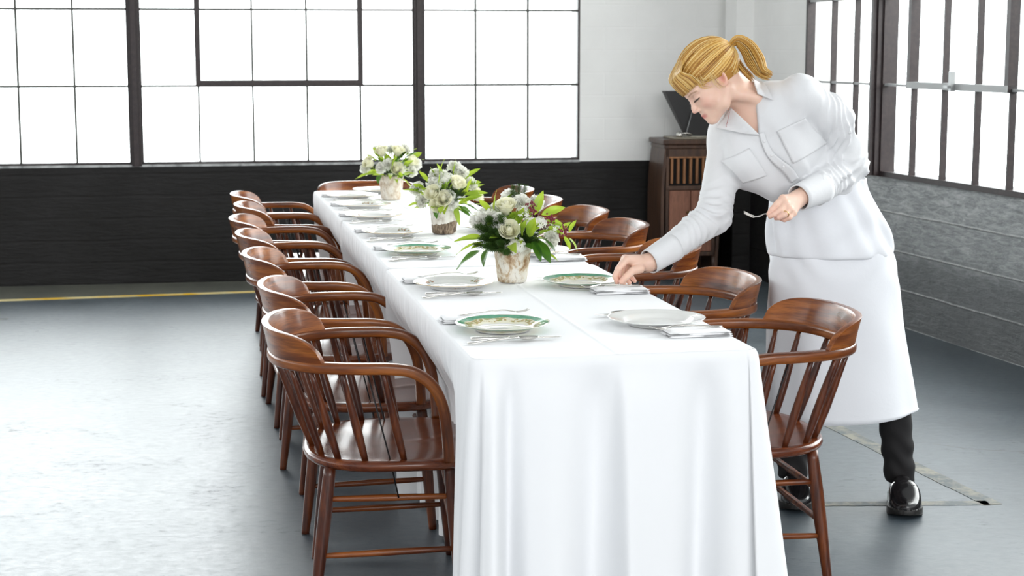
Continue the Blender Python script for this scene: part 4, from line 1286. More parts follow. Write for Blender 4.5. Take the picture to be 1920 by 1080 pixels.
def mesh_np(name, parts, mat, parent, colfn=None):
    Vs = []; Fs = []; o = 0
    for V, F in parts: Vs.append(V); Fs.append(F+o); o += len(V)
    V = np.concatenate(Vs); F = np.concatenate(Fs)
    me = bpy.data.meshes.new(name); me.vertices.add(len(V)); me.vertices.foreach_set('co', V.astype(np.float32).ravel())
    me.loops.add(len(F)*4); me.loops.foreach_set('vertex_index', F.astype(np.int32).ravel())
    me.polygons.add(len(F)); me.polygons.foreach_set('loop_start', np.arange(0, len(F)*4, 4, dtype=np.int32))
    try: me.polygons.foreach_set('loop_total', np.full(len(F), 4, np.int32))
    except Exception: pass
    me.update(calc_edges=True); me.validate()
    me.polygons.foreach_set('use_smooth', [True]*len(me.polygons))
    if mat: me.materials.append(mat)
    if colfn is not None:
        at = me.color_attributes.new('tone', 'FLOAT_COLOR', 'POINT'); at.data.foreach_set('color', colfn(V).astype(np.float32).ravel())
    ob = bpy.data.objects.new(name, me); COL.objects.link(ob); ob.parent = parent; return ob

# ---------------------------------------------------------------- the woman
woman = empty('person')
woman['label'] = 'person with a blonde ponytail, white shirt and long white apron, leaning to lay the table'
woman['category'] = 'person'
def nrm(v): v = np.array(v, float); return v/np.linalg.norm(v)
HE = np.array((.608, 5.215, 1.366))
hf = nrm((-.72, -.22, -.63)); _u = nrm((-.60, 0, .74)); hl = nrm(np.cross(_u, hf)); hu = np.cross(hf, hl)
HM = np.stack([hf, hl, hu], 1)            # head axes: forward, left, up
def h2w(q): return HE+HM@np.array(q, float)
def hloc(p): return ((p-HE.astype(np.float32))@HM.astype(np.float32))

NECKB = (0.7758, 5.2850, 1.2779)
SHR = (0.6783, 5.3600, 1.1921); ELR = (0.6167, 5.2000, 0.9579); WRR = (0.4179, 5.0650, 0.8367)
SHL = (0.8740, 5.2100, 1.3226); ELL = (1.0543, 5.3400, 1.1066); WRL = (0.8686, 5.1350, 1.0225)

def head_sdf(p):
    q = hloc(p); qa = q.copy(); qa[:, 1] = np.abs(qa[:, 1])
    d = ell(q, (-.014, 0, .036), (.092, .072, .082))
    d = smin(d, ell(q, (.040, 0, -.024), (.050, .056, .066)), .022)
    d = smin(d, ell(q, (.046, 0, .030), (.042, .056, .042)), .02)
    d = smin(d, rcone(qa, (-.004, .054, -.040), (.030, .046, -.070), .016, .015), .022)
    d = smin(d, rcone(qa, (.030, .043, -.068), (.070, .008, -.086), .014, .015), .016)
    d = smin(d, sph(q, (.0785, 0, -.0835), .0145), .014)
    d = smin(d, sph(qa, (.056, .036, -.026), .0235), .018)
    # cheek to mouth
    d = smin(d, ell(q, (.070, 0, -.058), (.022, .030, .026)), .014)
    # brow ridge and sockets
    d = smin(d, rcone(qa, (.084, .008, .018), (.070, .046, .018), .008, .007), .012)
    d = smax(d, -ell(qa, (.096, .030, .001), (.014, .016, .010)), .009)
    # eyelids
    d = smin(d, ell(qa, (.0715, .031, -.001), (.0145, .0155, .0125)), .003)
    # nose
    d = smin(d, chain(q, [(.083, 0, .010), (.090, 0, -.008), (.098, 0, -.022), (.1025, 0, -.0305)], [.0055, .0058, .0068, .0076], .006), .009)
    d = smin(d, ell(qa, (.0935, .0092, -.0350), (.0092, .0060, .0062)), .004)
    d = smax(d, -ell(qa, (.096, .0060, -.0415), (.0048, .0027, .0035)), .002)
    # lips
    d = smin(d, rcone(qa, (.0925, .000, -.0560), (.0820, .0200, -.0605), .0048, .0022), .003)
    d = smin(d, rcone(qa, (.0905, .000, -.0655), (.0815, .0190, -.0620), .0056, .0024), .003)
    d = smax(d, -rcone(qa, (.0975, 0, -.0605), (.0850, .0210, -.0612), .0011, .0008), .0018)
    # ear
    e = qa-np.array((-.006, .071, -.004), np.float32)
    c_, s_ = math.cos(.25), math.sin(.25)
    ex = e[:, 0]*c_+e[:, 2]*s_; ez = -e[:, 0]*s_+e[:, 2]*c_; ey = e[:, 1]+ex*.35
    E3 = np.stack([ex, ey, ez], 1)
    ear = ell(E3, (0, 0, 0), (.0155, .0060, .0270))
    rim = np.abs(np.sqrt((ex/.0165)**2+(ez/.0285)**2)-1)*.018
    ear = smax(ear, -ell(E3, (.001, .0065, .002), (.0098, .0075, .0175)), .002)
    d = smin(d, ear, .005)
    return d
def neck_sdf(p):
    nk = rcone(p, h2w((-.030, 0, -.030)), NECKB, .047, .052)
    nk = smin(nk, rcone(p, h2w((-.004, .030, -.050)), h2w((-.06, .035, -.12)), .020, .018), .02)
    return nk
sa = nrm(np.array(SHL)-np.array(SHR)); sp_ = nrm(np.array((0.9896, 5.4000, 0.9943))-np.array((0.7826, 5.2800, 1.2356))); sn = nrm(np.cross(sa, sp_)); sa2 = np.cross(sp_, sn)
if sn[0] > 0: sn = -sn
TM = np.stack([sa2, sp_, sn], 1)
CH = np.array((0.7932, 5.3000, 1.1853))
def torso_sdf(p, g=0.0):
    d = ell(p, CH, (.158+g, .165+g, .098+g), TM)
    d = smin(d, ell(p, (0.9416, 5.3750, 1.0538), (.135+g, .135+g, .100+g), TM), .06)
    d = smin(d, rcone(p, SHR, NECKB, .050+g, .052+g), .05)
    d = smin(d, rcone(p, SHL, NECKB, .052+g, .050+g), .05)
    for s in (-1, 1):
        d = smin(d, sph(p, CH+sp_*.035+sn*.062+sa2*.070*s, .060+g), .035)
    return d
def arm_sdf(p, g=0.0, side=0):
    if side == 0: return chain(p, [SHR, ELR, WRR], [.042+g, .036+g, .024+g], .02)
    return chain(p, [SHL, ELL, WRL], [.044+g, .038+g, .024+g], .02)

def digits(p, pal, fing, kk=.006):
    d = None
    for (a, b, ra, rb) in pal:
        e = rcone(p, a, b, ra, rb); d = e if d is None else smin(d, e, .012)
    for pts, rs in fing:
        d = smin(d, chain(p, pts, rs, .002), kk)
    return d
def handR(p):
    w = (0.4088, 5.0700, 0.8297)
    K = [(0.3395, 5.0150, 0.8462), (0.3360, 5.0340, 0.8470), (0.3436, 5.0530, 0.8430), (0.3544, 5.0700, 0.8361)]
    pal = [(w, k, .020, .0115) for k in K]+[((0.4350, 5.0800, 0.8461), w, .024, .021), (w, (0.3638, 5.0200, 0.8152), .017, .012)]
    f = [([K[0], (0.3134, 4.9980, 0.8213), (0.3043, 5.0000, 0.7988), (0.3111, 5.0060, 0.7789)], [.0105, .0092, .0082, .0070]),
         ([K[1], (0.3183, 5.0260, 0.8209), (0.3180, 5.0180, 0.7980), (0.3322, 5.0140, 0.7777)], [.0105, .0092, .0082, .0070]),
         ([K[2], (0.3310, 5.0500, 0.8145), (0.3368, 5.0380, 0.7921), (0.3491, 5.0300, 0.7755)], [.0100, .0088, .0078, .0068]),
         ([K[3], (0.3482, 5.0680, 0.8090), (0.3556, 5.0580, 0.7910), (0.3664, 5.0500, 0.7776)], [.0092, .0080, .0070, .0062]),
         ([(0.3804, 5.0300, 0.8171), (0.3564, 5.0040, 0.8142), (0.3384, 4.9920, 0.7999), (0.3228, 4.9920, 0.7840)], [.0140, .0118, .0102, .0085])]
    return digits(p, pal, f)
def handL(p):
    w = (0.8542, 5.1150, 1.0146)
    K = [(0.8069, 5.0700, 1.0233), (0.8132, 5.0580, 1.0085), (0.8247, 5.0580, 0.9926), (0.8377, 5.0680, 0.9805)]
    pal = [(w, k, .021, .0118) for k in K]+[((0.8885, 5.1400, 1.0301), w, .024, .022), (w, (0.8199, 5.0900, 1.0088), .018, .013)]
    f = [([K[0], (0.7854, 5.0520, 1.0075), (0.7712, 5.0500, 0.9918), (0.7622, 5.0520, 0.9789)], [.0105, .0092, .0080, .0068]),
         ([K[1], (0.7950, 5.0400, 0.9911), (0.7775, 5.0380, 0.9786), (0.7659, 5.0440, 0.9717)], [.0105, .0092, .0082, .0070]),
         ([K[2], (0.8073, 5.0360, 0.9772), (0.7926, 5.0420, 0.9687), (0.7853, 5.0560, 0.9657)], [.0102, .0090, .0080, .0070]),
         ([K[3], (0.8240, 5.0500, 0.9679), (0.8108, 5.0560, 0.9610), (0.8035, 5.0700, 0.9611)], [.0092, .0082, .0072, .0062]),
         ([(0.8287, 5.0950, 1.0083), (0.8024, 5.0780, 0.9939), (0.7836, 5.0680, 0.9837), (0.7685, 5.0620, 0.9763)], [.0130, .0112, .0098, .0080])]
    return digits(p, pal, f)
parts = []
parts.append(nets(lambda p: smin(smin(head_sdf(p), neck_sdf(p), .022), torso_sdf(p, -.004), .035), (.50, 5.06, 1.10), (.97, 5.44, 1.50), .0024))
parts.append(nets(lambda p: smin(handR(p), arm_sdf(p, -.004, 0), .02), (.27, 4.955, .755), (.53, 5.16, .92), .0019))
parts.append(nets(lambda p: smin(handL(p), arm_sdf(p, -.004, 1), .02), (.73, 5.00, .93), (.96, 5.21, 1.075), .0019))
LEGS = [((1.075, 5.40, .90), (1.215, 5.41, .50), (1.268, 5.43, .10)), ((.945, 5.42, .90), (.915, 5.44, .50), (.925, 5.49, .10))]
def low(p):
    d = torso_sdf(p, -.008)
    d = smin(d, ell(p, (1.012, 5.41, .92), (.155, .105, .12)), .06)
    for s in (0, 1): d = smin(d, arm_sdf(p, -.004, s), .03)
    for a, b, c in LEGS: d = smin(d, chain(p, [a, b, c, (c[0]-.008, c[1]-.10, .035)], [.080, .050, .026, .016], .03), .03)
    return d
parts.append(nets(low, (.40, 5.0, .0), (1.36, 5.62, 1.16), .012))
def skin_tone(V):
    q = (V-HE)@HM; c = np.tile(np.array([.80, .545, .43, 1.0]), (len(V), 1))
    qa = np.abs(q[:, 1])
    def mixc(m, col): c[:, :3] = c[:, :3]*(1-m[:, None])+np.array(col)*m[:, None]
    mixc(.45*np.exp(-(((q[:, 0]-.066)/.022)**2+((qa-.042)/.018)**2+((q[:, 2]+.030)/.018)**2)), (.80, .30, .24))
    mixc(.35*np.exp(-(((q[:, 0]-.108)/.012)**2+(qa/.012)**2+((q[:, 2]+.034)/.010)**2)), (.80, .33, .27))
    lip = np.exp(-(((q[:, 2]+.0608-.10*0)/.0075)**4))*np.exp(-(qa/.0195)**6)*(q[:, 0] > .080)*(q[:, 0] < .12)
    mixc(.8*lip, (.56, .145, .13))
    ear = np.exp(-(((q[:, 0]+.006)/.015)**2+((qa-.074)/.010)**2+((q[:, 2]+.004)/.024)**2)); mixc(.55*ear, (.78, .25, .17)); er2 = np.exp(-(((q[:, 0]+.006)/.008)**2+((qa-.072)/.006)**2+((q[:, 2]+.002)/.013)**2)); mixc(.5*er2, (.45, .10, .06))
    arch = .0155+.0035*np.exp(-((qa-.034)/.014)**2)
    brow = np.exp(-((q[:, 2]-arch)/.0024)**4)*(qa > .012)*(qa < .054)*(q[:, 0] > .045); mixc(.7*brow, (.32, .15, .06))
    lid = np.exp(-((q[:, 2]-.006)/.006)**2)*np.exp(-((qa-.031)/.016)**4)*(q[:, 0] > .06); mixc(.35*lid, (.55, .27, .20))
    # finger tips and knuckles are a touch pinker
    for cpt in ((0.3154, 5.0000, 0.7860), (0.3529, 5.0400, 0.7774), (0.7731, 5.0500, 0.9775), (0.7955, 5.0500, 0.9663)):
        m = .45*np.exp(-(((V-np.array(cpt))**2).sum(1))/.018**2); mixc(m, (.80, .36, .28))
    return c
t = NT('skin'); va = t.add('ShaderNodeVertexColor', layer_name='tone')
nz_ = t.noise(t.coords(), 60, 3, .5)
t.base(t.mix(t.ramp(nz_, [(.4, (0, 0, 0)), (.7, (.12, .12, .12))]), va.outputs['Color'], (.72, .36, .28, 1)))
t.set(Roughness=.48); t.b.inputs['Subsurface Weight'].default_value = .18; t.b.inputs['Subsurface Radius'].default_value = (.010, .004, .002); t.b.inputs['Subsurface Scale'].default_value = 1.0
t.bump(t.noise(t.coords(), 500, 2, .5), .05, .001)
skin = t.m
mesh_np('body', parts, skin, woman, skin_tone)

# eyes, lashes
eye_m = simple('eye_white', (.75, .74, .72, 1), .2); iris_m = simple('iris', (.05, .08, .10, 1), .15)
lash_m = simple('lashes', (.03, .015, .01, 1), .6)
for sg in (-1, 1):
    eo = MB(); eo.lathe([(0, -.0118), (.006, -.0102), (.0102, -.006), (.0118, 0), (.0102, .006), (.006, .0102), (0, .0118)], 20)
    e = eo.build('eye', eye_m, woman); e.matrix_local = Matrix.Translation(Vector(h2w((.0722, sg*.031, -.0035))))
    lm = MB(); P_ = []
    for i in range(9):
        f = i/8*2-1; y = .031+.0145*f; x = .0868-.0052*f*f-.0035*f; z = -.0058+.0015*f*f
        P_.append(tuple(h2w((x, sg*y, z))))
    lm.tube(P_, [.0004, .0009, .0012, .0013, .0014, .0014, .0014, .0013, .0006], 6)
    for i in range(1, 9):
        for k in range(2):
            f = (i+k*.5)/8*2-1; y = .031+.0145*f; a = np.array((.0868-.0052*f*f-.0035*f, sg*y, -.0058+.0015*f*f))
            b = a+np.array((.0060, sg*(.0015+.004*f), -.0035)); lm.tube([tuple(h2w(a)), tuple(h2w(b))], [.0006, .0002], 4)
    lm.build('eyelashes', lash_m, woman)

# hair ---------------------------------------------------------------
def hair_cap(p):
    q = hloc(p)
    d = ell(q, (-.014, 0, .040), (.101, .081, .089))
    # keep it off the face and below the hairline
    face = np.maximum(-(q[:, 0]-.012)-(q[:, 2]-.030)*.35, 0)
    cut = (q[:, 0]-.060)*.80-(q[:, 2]-.052)*.60           # >0 in front of the hairline plane
    d = smax(d, cut, .008)
    low_ = -(q[:, 2]+.052)-(q[:, 0])*.15
    d = smax(d, low_, .008)
    side = np.maximum(-(q[:, 0]+.014), q[:, 2]-.004-.36*q[:, 0])
    d = smax(d, -side, .004)
    return d
TIEL = (np.array((0.6612, 5.2250, 1.4732))-HE)@HM
HC = np.array((-.014, 0, .040)); HR = np.array((.101, .081, .089))
def surf(dv, k=1.0): dv = nrm(dv); return HC+dv*HR*k
def slerp(a, b, t):
    a = nrm(a); b = nrm(b); o = math.acos(max(-1, min(1, float(a@b))))
    if o < 1e-4: return a
    return (math.sin((1-t)*o)*a+math.sin(t*o)*b)/math.sin(o)
tdir = nrm((TIEL-HC)/HR)
hair_parts = [nets(hair_cap, HE-np.array((.15, .13, .13)), HE+np.array((.13, .12, .15)), .0032)]
HT = []   # tone values
def strand_tube(pts, r, tone, n=5):
    V, F = tube_vf([tuple(x) for x in pts], r, n)
    return V, F, tone
rh = random.Random(12)
SV = []; SF = []; ST = []
def add_strand(pts, r, tone, n=5):
    V, F = tube_vf([tuple(x) for x in pts], r, n, cap=False)
    o = len(SV); SV.extend(V); SF.extend([tuple(i+o for i in f) for f in F]); ST.extend([tone]*len(V))
for i in range(1250):
    # hairline root direction: swept over the crown front, temple, ear and nape
    u_ = rh.random(); sgn = 1 if rh.random() < .6 else -1
    keys = [((.96, .0, .72), (.90, .0, .80)), ((.90, .45, .42), (0, 0, 0)), ((.68, .80, -.06), (0, 0, 0)), ((.40, .93, -.30), (0, 0, 0)), ((.08, .98, -.36), (0, 0, 0)), ((-.20, .96, -.42), (0, 0, 0)), ((-.42, .70, -.86), (0, 0, 0)), ((-.55, .20, -1.0), (0, 0, 0))]
    f = u_*(len(keys)-1); k = min(int(f), len(keys)-2); g = f-k
    a = np.array(keys[k][0])*(1-g)+np.array(keys[k+1][0])*g
    a = a+np.array([rh.gauss(0, .05) for _ in range(3)]); a[1] *= sgn
    back = rh.random()**1.5*.6
    a = slerp(a, tdir, back)
    lift = rh.uniform(.985, 1.022); wob = rh.uniform(0, 6.28); pts = []
    for j in range(13):
        t_ = j/12; dv = slerp(a, tdir, t_)
        k_ = lift+.012*math.sin(t_*math.pi)+.004*math.sin(wob+t_*5)
        pts.append(h2w(surf(dv, k_)))
    pts[-1] = h2w(TIEL*.55+surf(tdir, 1.0)*.45)
    add_strand(pts, [.0008]+[.0013]*10+[.0011, .0007], rh.random())
# fringe
for i in range(520):
    y0 = rh.uniform(-1.22, 1.22); s0 = np.array((.62+rh.uniform(-.1, .12), y0*.42, .84)); q0 = surf(s0, 1.0+rh.uniform(0, .02))
    y1 = y0*.056+rh.gauss(0, .002); xx = .096-8.0*y1*y1+rh.uniform(-.003, .003)
    end = np.array((xx, y1, .028+.08*abs(y1)+rh.uniform(-.005, .004)))
    mid1 = np.array((.094-4.0*y1*y1, y1*.95, .092)); mid2 = np.array((xx+.004, y1, .062))
    pts = [h2w(x) for x in catmull([q0, mid1, mid2, end], 4)]
    add_strand(pts, [.0011]*(len(pts)-3)+[.0010, .0007, .0003], rh.random())
# loose wisps by the ear and nape
for i in range(14):
    a = surf((.25+rh.uniform(-.1, .1), .95, -.05), 1.0)*np.array((1, 1, 1)); b = a+np.array((.006+rh.uniform(-.01, .01), .004, -.035)); c_ = b+np.array((-.006, -.004, -.03*rh.random()))
    add_strand([h2w(x) for x in catmull([a, b, c_], 4)], .0004, .9, 4)
for i in range(24):
    a = surf((.62+rh.uniform(-.16, .16), .82, .02+rh.uniform(-.1, .1)), 1.015); b = a*np.array((.98, 1.0, 1))+np.array((.004, .0, -.020)); c_ = b+np.array((-.014-rh.uniform(0, .012), .001, -.008-.012*rh.random()))
    add_strand([h2w(x) for x in catmull([a, b, c_], 4)], [.0007]*5+[.0005]*2+[.0003, .0002], .4+.6*rh.random(), 4)
# ponytail
PT = [h2w(TIEL), np.array((0.6829, 5.2200, 1.4892)), np.array((0.7126, 5.2100, 1.4668)), np.array((0.7331, 5.1900, 1.4286)), np.array((0.7502, 5.1700, 1.3970)), np.array((0.7763, 5.1500, 1.3830))]
core = catmull(PT, 6)
for i in range(400):
    a = rh.uniform(0, 6.283); rr_ = rh.random()**.5; pts = []
    inner = rh.random() < .35
    ln = rh.uniform(.80, 1.02); m = len(core)
    for j, c_ in enumerate(core):
        f = j/(m-1)
        if f > ln: break
        w_ = (.006+.024*math.sin(min(1, f*1.25)*math.pi*.62))*(1-.55*max(0, f-.6)/.4)
        tg = nrm(core[min(j+1, m-1)]-core[max(j-1, 0)]); e1 = nrm(np.cross(tg, (0, 1, 0))); e2 = np.cross(tg, e1)
        pts.append(c_+e1*(w_*rr_*math.cos(a))+e2*(w_*.8*rr_*math.sin(a)))
    n_ = len(pts); add_strand(pts, [.0012]*(n_-4)+[.0010, .0008, .0006, .0002], rh.random())
# low hanging inner locks of the tail
for i in range(60):
    q = catmull([h2w(TIEL), np.array((0.6740, 5.2200, 1.4444)), np.array((0.6963, 5.2000, 1.4062)), np.array((0.7245, 5.1900, 1.3775))], 5); a = rh.uniform(0, 6.28); r_ = rh.uniform(0, .012)
    pts = [c_+np.array((r_*math.cos(a)*min(1, j/5), r_*.8*math.sin(a*1.7)*min(1, j/5), r_*math.sin(a)*min(1, j/5))) for j, c_ in enumerate(q)]
    add_strand(pts, [.0013]*(len(pts)-2)+[.0008, .0003], rh.random()*.6)
t = NT('blonde_hair'); va = t.add('ShaderNodeVertexColor', layer_name='tone')
t.base(t.ramp(va.outputs['Color'], [(.0, (.26, .105, .012)), (.3, (.50, .24, .032)), (.65, (.72, .44, .11)), (1, (.86, .68, .33))])); t.set(Roughness=.38)
t.b.inputs['Specular IOR Level'].default_value = .6
hair_m = t.m
me = bpy.data.meshes.new('hair'); me.from_pydata([tuple(v) for v in SV], [], SF); me.update(); me.polygons.foreach_set('use_smooth', [True]*len(me.polygons)); me.materials.append(hair_m)
at = me.color_attributes.new('tone', 'FLOAT_COLOR', 'POINT'); at.data.foreach_set('color', np.repeat(np.array(ST, np.float32), 4))
o = bpy.data.objects.new('hair', me); COL.objects.link(o); o.parent = woman
cap = mesh_np('hair_undercap', hair_parts, hair_m, o, lambda V: np.tile(np.array([.22, .22, .22, 1.0]), (len(V), 1)))
mb = MB(); tdw = nrm(core[2]-core[0]); 
mb.tube([tuple(h2w(TIEL)-tdw*.004), tuple(h2w(TIEL)+tdw*.004)], .0095, 14); mb.build('hair_tie', black_metal, woman)

# shirt ---------------------------------------------------------------
def seg_t(p, a, b):
    a = np.array(a, np.float32); b = np.array(b, np.float32); ab = b-a
    return ((p-a)@ab)/float(ab@ab)
apexV = np.array((0.7463, 5.1500, 1.2094)); 
wl_ = nrm(np.array((0.7318, 5.1500, 1.3719))-apexV); wr_ = nrm(np.array((0.6404, 5.1500, 1.2972))-apexV)
n1_ = nrm(np.cross(wl_, (0, 1, 0))); n2_ = nrm(np.cross((0, 1, 0), wr_))
inside_pt = np.array((0.7124, 5.1500, 1.3004))-apexV
if n1_@inside_pt > 0: n1_ = -n1_
if n2_@inside_pt > 0: n2_ = -n2_
def wr_fold(p, a, b, f0, f1, freq, amp, seed):
    """gathered creases running round a sleeve"""
    t_ = seg_t(p, a, b); m = np.exp(-((t_-f0)/f1)**2)
    ph = 2.2*np.sin(p[:, 0]*38+seed)+1.7*np.sin(p[:, 1]*33+seed*2)+1.3*np.sin(p[:, 2]*41+seed)
    s = np.sin(t_*freq+ph); return -amp*m*(1.25-np.sqrt(s*s+.05)*1.6)
def shirt_sdf(p):
    d = torso_sdf(p, .012)
    # clipped at the waist by the apron
    d = smax(d, -(p[:, 2]-.985), .01)
    # blouse hanging loose towards the camera-left side
    d = smin(d, rcone(p, (0.7219, 5.2300, 1.1271), (0.8276, 5.2700, 1.0619), .062, .062), .05)
    d = smin(d, rcone(p, (0.7548, 5.2500, 1.0963), (0.8644, 5.3100, 1.0289), .045, .040), .04)
    yo = p[:, 0]*20+p[:, 2]*30
    d = d+.0035*np.sin(p[:, 0]*34-p[:, 2]*22+2*np.sin(p[:, 2]*17))*np.exp(-((p[:, 2]-1.10)/.09)**2)
    d = d+.0022*np.sin(p[:, 0]*70+p[:, 2]*24+1.5*np.sin(p[:, 2]*31))
    w1 = p[:, 0]*26+p[:, 2]*30+p[:, 1]*8
    d = d-.0050*np.exp(-((np.sin(w1+1.6*np.sin(p[:, 2]*14+p[:, 0]*9))-.9)/.35)**2)*np.exp(-((p[:, 2]-1.09)/.075)**2)
    w2 = p[:, 0]*46-p[:, 2]*20
    d = d-.0030*np.exp(-((np.sin(w2+1.1*np.sin(p[:, 2]*23))-.9)/.3)**2)*np.exp(-((p[:, 2]-1.24)/.07)**2)
    aR_ = chain(p, [SHR, ELR, (0.4622, 5.1000, 0.8582)], [.058, .051, .040], .02)
    aR_ = aR_+wr_fold(p, SHR, ELR, 1.0, .30, 26, .0050, .3)+wr_fold(p, ELR, WRR, .25, .35, 30, .0050, 1.1)
    d = smin(d, aR_, .022)
    aL_ = chain(p, [SHL, (0.9717, 5.2650, 1.2526), ELL, (0.9279, 5.2000, 1.0380)], [.064, .064, .056, .045], .025)
    aL_ = aL_+wr_fold(p, SHL, ELL, .95, .35, 24, .0060, 2.0)+wr_fold(p, ELL, WRL, .25, .40, 22, .0060, 3.3)
    aL_ = aL_+.004*np.sin(p[:, 0]*60-p[:, 2]*45+p[:, 1]*20)*np.exp(-((seg_t(p, SHL, ELL)-.4)/.3)**2)
    w3 = p[:, 0]*52+p[:, 2]*16+2.0*np.sin(seg_t(p, SHL, ELL)*4)
    aL_ = aL_-.0045*np.exp(-((np.sin(w3)-.9)/.35)**2)*np.exp(-((seg_t(p, SHL, ELL)-.45)/.35)**2)
    d = smin(d, aL_, .012)
    q = p-apexV.astype(np.float32)
    wdg = np.maximum(q@n1_.astype(np.float32), q@n2_.astype(np.float32))
    wdg = smax(wdg, q[:, 1]-.42, .01)
    d = smax(d, -wdg, .004)
    # neck hole at the back of the collar
    d = smax(d, -rcone(p, np.array(NECKB)+sp_*.02, h2w((-.03, 0, -.05)), .058, .058), .006)
    return d
t = NT('white_shirt_poplin'); t.base((.71, .715, .73, 1)); t.set(Roughness=.8); t.b.inputs['Sheen Weight'].default_value = .1
n = t.noise(t.coords(), 30, 5, .6, .6); t.bump(n, .25, .004)
shirt_m = t.m
shV, shF = nets(shirt_sdf, (.40, 5.03, .80), (1.20, 5.50, 1.42), .0038)
shirt = mesh_np('shirt', [(shV, shF)], shirt_m, woman)
sm_ = shirt.modifiers.new('relax', 'SMOOTH'); sm_.factor = .6; sm_.iterations = 4
t = NT('white_apron_twill'); t.base((.76, .775, .81, 1)); t.set(Roughness=.75)
n = t.noise(t.coords(), 16, 4, .6, .5); t.bump(n, .22, .005); apron_m = t.m

def full_sdf(p): return np.minimum(shirt_sdf(p), smin(neck_sdf(p), torso_sdf(p, -.004), .03))
def drape(name, quad, parent, mat, off=.003, thick=.0018, nu=16, nv=16, sdf=None, direction=(0, 1, 0), lift=None, start=.35):
    """lay a four-cornered piece of cloth on the garment underneath"""
    A, B, C_, D_ = [np.array(q, float) for q in quad]
    us, vs = np.meshgrid(np.linspace(0, 1, nu+1), np.linspace(0, 1, nv+1), indexing='ij'); us = us.ravel()[:, None]; vs = vs.ravel()[:, None]
    base = A*(1-us)*(1-vs)+B*us*(1-vs)+C_*us*vs+D_*(1-us)*vs
    dr = nrm(direction); p = base-dr*start
    f = sdf or shirt_sdf
    tt = np.zeros(len(p))
    for _ in range(60):
        q = (p+dr*tt[:, None]).astype(np.float32); s = f(q)-off
        tt += np.clip(s*.8, -.004, .04)
    tt = np.clip(tt, 0, start*2)
    g = tt.reshape(nu+1, nv+1)
    for _ in range(3):
        gp = np.pad(g, 1, mode='edge'); g2 = (gp[:-2, 1:-1]+gp[2:, 1:-1]+gp[1:-1, :-2]+gp[1:-1, 2:])/4; g = np.minimum(g, .5*g+.5*g2)
    q = p+dr*g.ravel()[:, None]
    if lift is not None: q = q-dr*np.array([lift(float(a), float(b)) for a, b in zip(us, vs)])[:, None]
    F = []
    for i in range(nu):
        for j in range(nv): F.append((i*(nv+1)+j, (i+1)*(nv+1)+j, (i+1)*(nv+1)+j+1, i*(nv+1)+j+1))
    o = new_mesh(name, q, F, mat, True, parent); m = o.modifiers.new('s', 'SOLIDIFY'); m.thickness = thick; m.offset = 0
    return o
drape('pocket', [(0.7991, 5.1500, 1.2190), (0.8832, 5.1500, 1.2573), (0.9638, 5.1500, 1.1773), (0.8478, 5.1500, 1.1211)], shirt, shirt_m, .0045)
drape('pocket', [(0.6402, 5.1500, 1.1244), (0.7182, 5.1500, 1.1677), (0.7746, 5.1500, 1.0825), (0.7059, 5.1500, 1.0567)], shirt, shirt_m, .0045)
# button placket
pk = [(0.7463, 5.1500, 1.2110), (0.7566, 5.1500, 1.1773), (0.7717, 5.1500, 1.1452), (0.7948, 5.1500, 1.1179), (0.8244, 5.1500, 1.0922), (0.8509, 5.1500, 1.0599)]
pk2 = [(0.7606, 5.1500, 1.2158), (0.7725, 5.1500, 1.1837), (0.7892, 5.1500, 1.1549), (0.8138, 5.1500, 1.1324), (0.8433, 5.1500, 1.1099), (0.8731, 5.1500, 1.0744)]
for i in range(5): pass
cA = catmull(pk, 5); cB = catmull(pk2, 5)
V = []; F = []
dr = np.array((0, 1.0, 0)); P0 = []
for a, b in zip(cA, cB):
    for k in range(5): P0.append(a+(b-a)*k/4)
P0 = np.array(P0)-dr*.35; tt = np.zeros(len(P0))
for _ in range(60):
    s = shirt_sdf((P0+dr*tt[:, None]).astype(np.float32))-.006; tt += np.clip(s*.8, -.004, .04)
Q = P0+dr*tt[:, None]
for i in range(len(cA)-1):
    for k in range(4): F.append((i*5+k, (i+1)*5+k, (i+1)*5+k+1, i*5+k+1))
o = new_mesh('button_placket', Q, F, shirt_m, True, shirt); m = o.modifiers.new('s', 'SOLIDIFY'); m.thickness = .002; m.offset = 0
for i in (4, 11, 18):
    c_ = Q[i*5+2]; b = MB(); b.lathe([(0, .0018), (.0034, .0016), (.0040, .0008), (.004, 0)], 14)
    bo = b.build('button', simple('shirt_button', (.75, .75, .76, 1), .3), shirt); bo.location = tuple(c_+np.array((0, -.002, 0))); bo.rotation_euler = (math.pi/2, 0, 0)
# collar leaves
drape('collar', [(0.7299, 5.1500, 1.3862), (0.7606, 5.1500, 1.3719), (0.7859, 5.1500, 1.3099), (0.7390, 5.1500, 1.3306)], shirt, shirt_m, .007, .0025, sdf=full_sdf, lift=lambda a, b: .010*(1-b)*(1-a*.5)+.004)
drape('collar', [(0.6646, 5.1500, 1.2876), (0.7480, 5.1500, 1.2062), (0.7126, 5.1500, 1.2094), (0.6241, 5.1500, 1.2238)], shirt, shirt_m, .007, .0025, sdf=full_sdf, lift=lambda a, b: .012*(1-a)*b+.004)
stitch = simple('red_stitching', (.5, .05, .06, 1), .6)
for i in range(11):
    q_ = np.array((0.6601, 5.1500, 1.2733))+(np.array((0.6512, 5.1500, 1.2318))-np.array((0.6601, 5.1500, 1.2733)))*i/10
    p_ = q_-np.array((0, .35, 0)); tt_ = 0.0
    for _ in range(60): tt_ += float(np.clip((full_sdf(np.array([p_+np.array((0, tt_, 0))], np.float32))[0]-.018)*.8, -.004, .04))
    q_ = p_+np.array((0, tt_, 0)); V0 = MB() if i == 0 else V0; V0.tube([tuple(q_), tuple(q_+np.array((.0005, 0, -.0024)))], .0008, 5)
V0.build('collar_stitching', stitch, shirt)
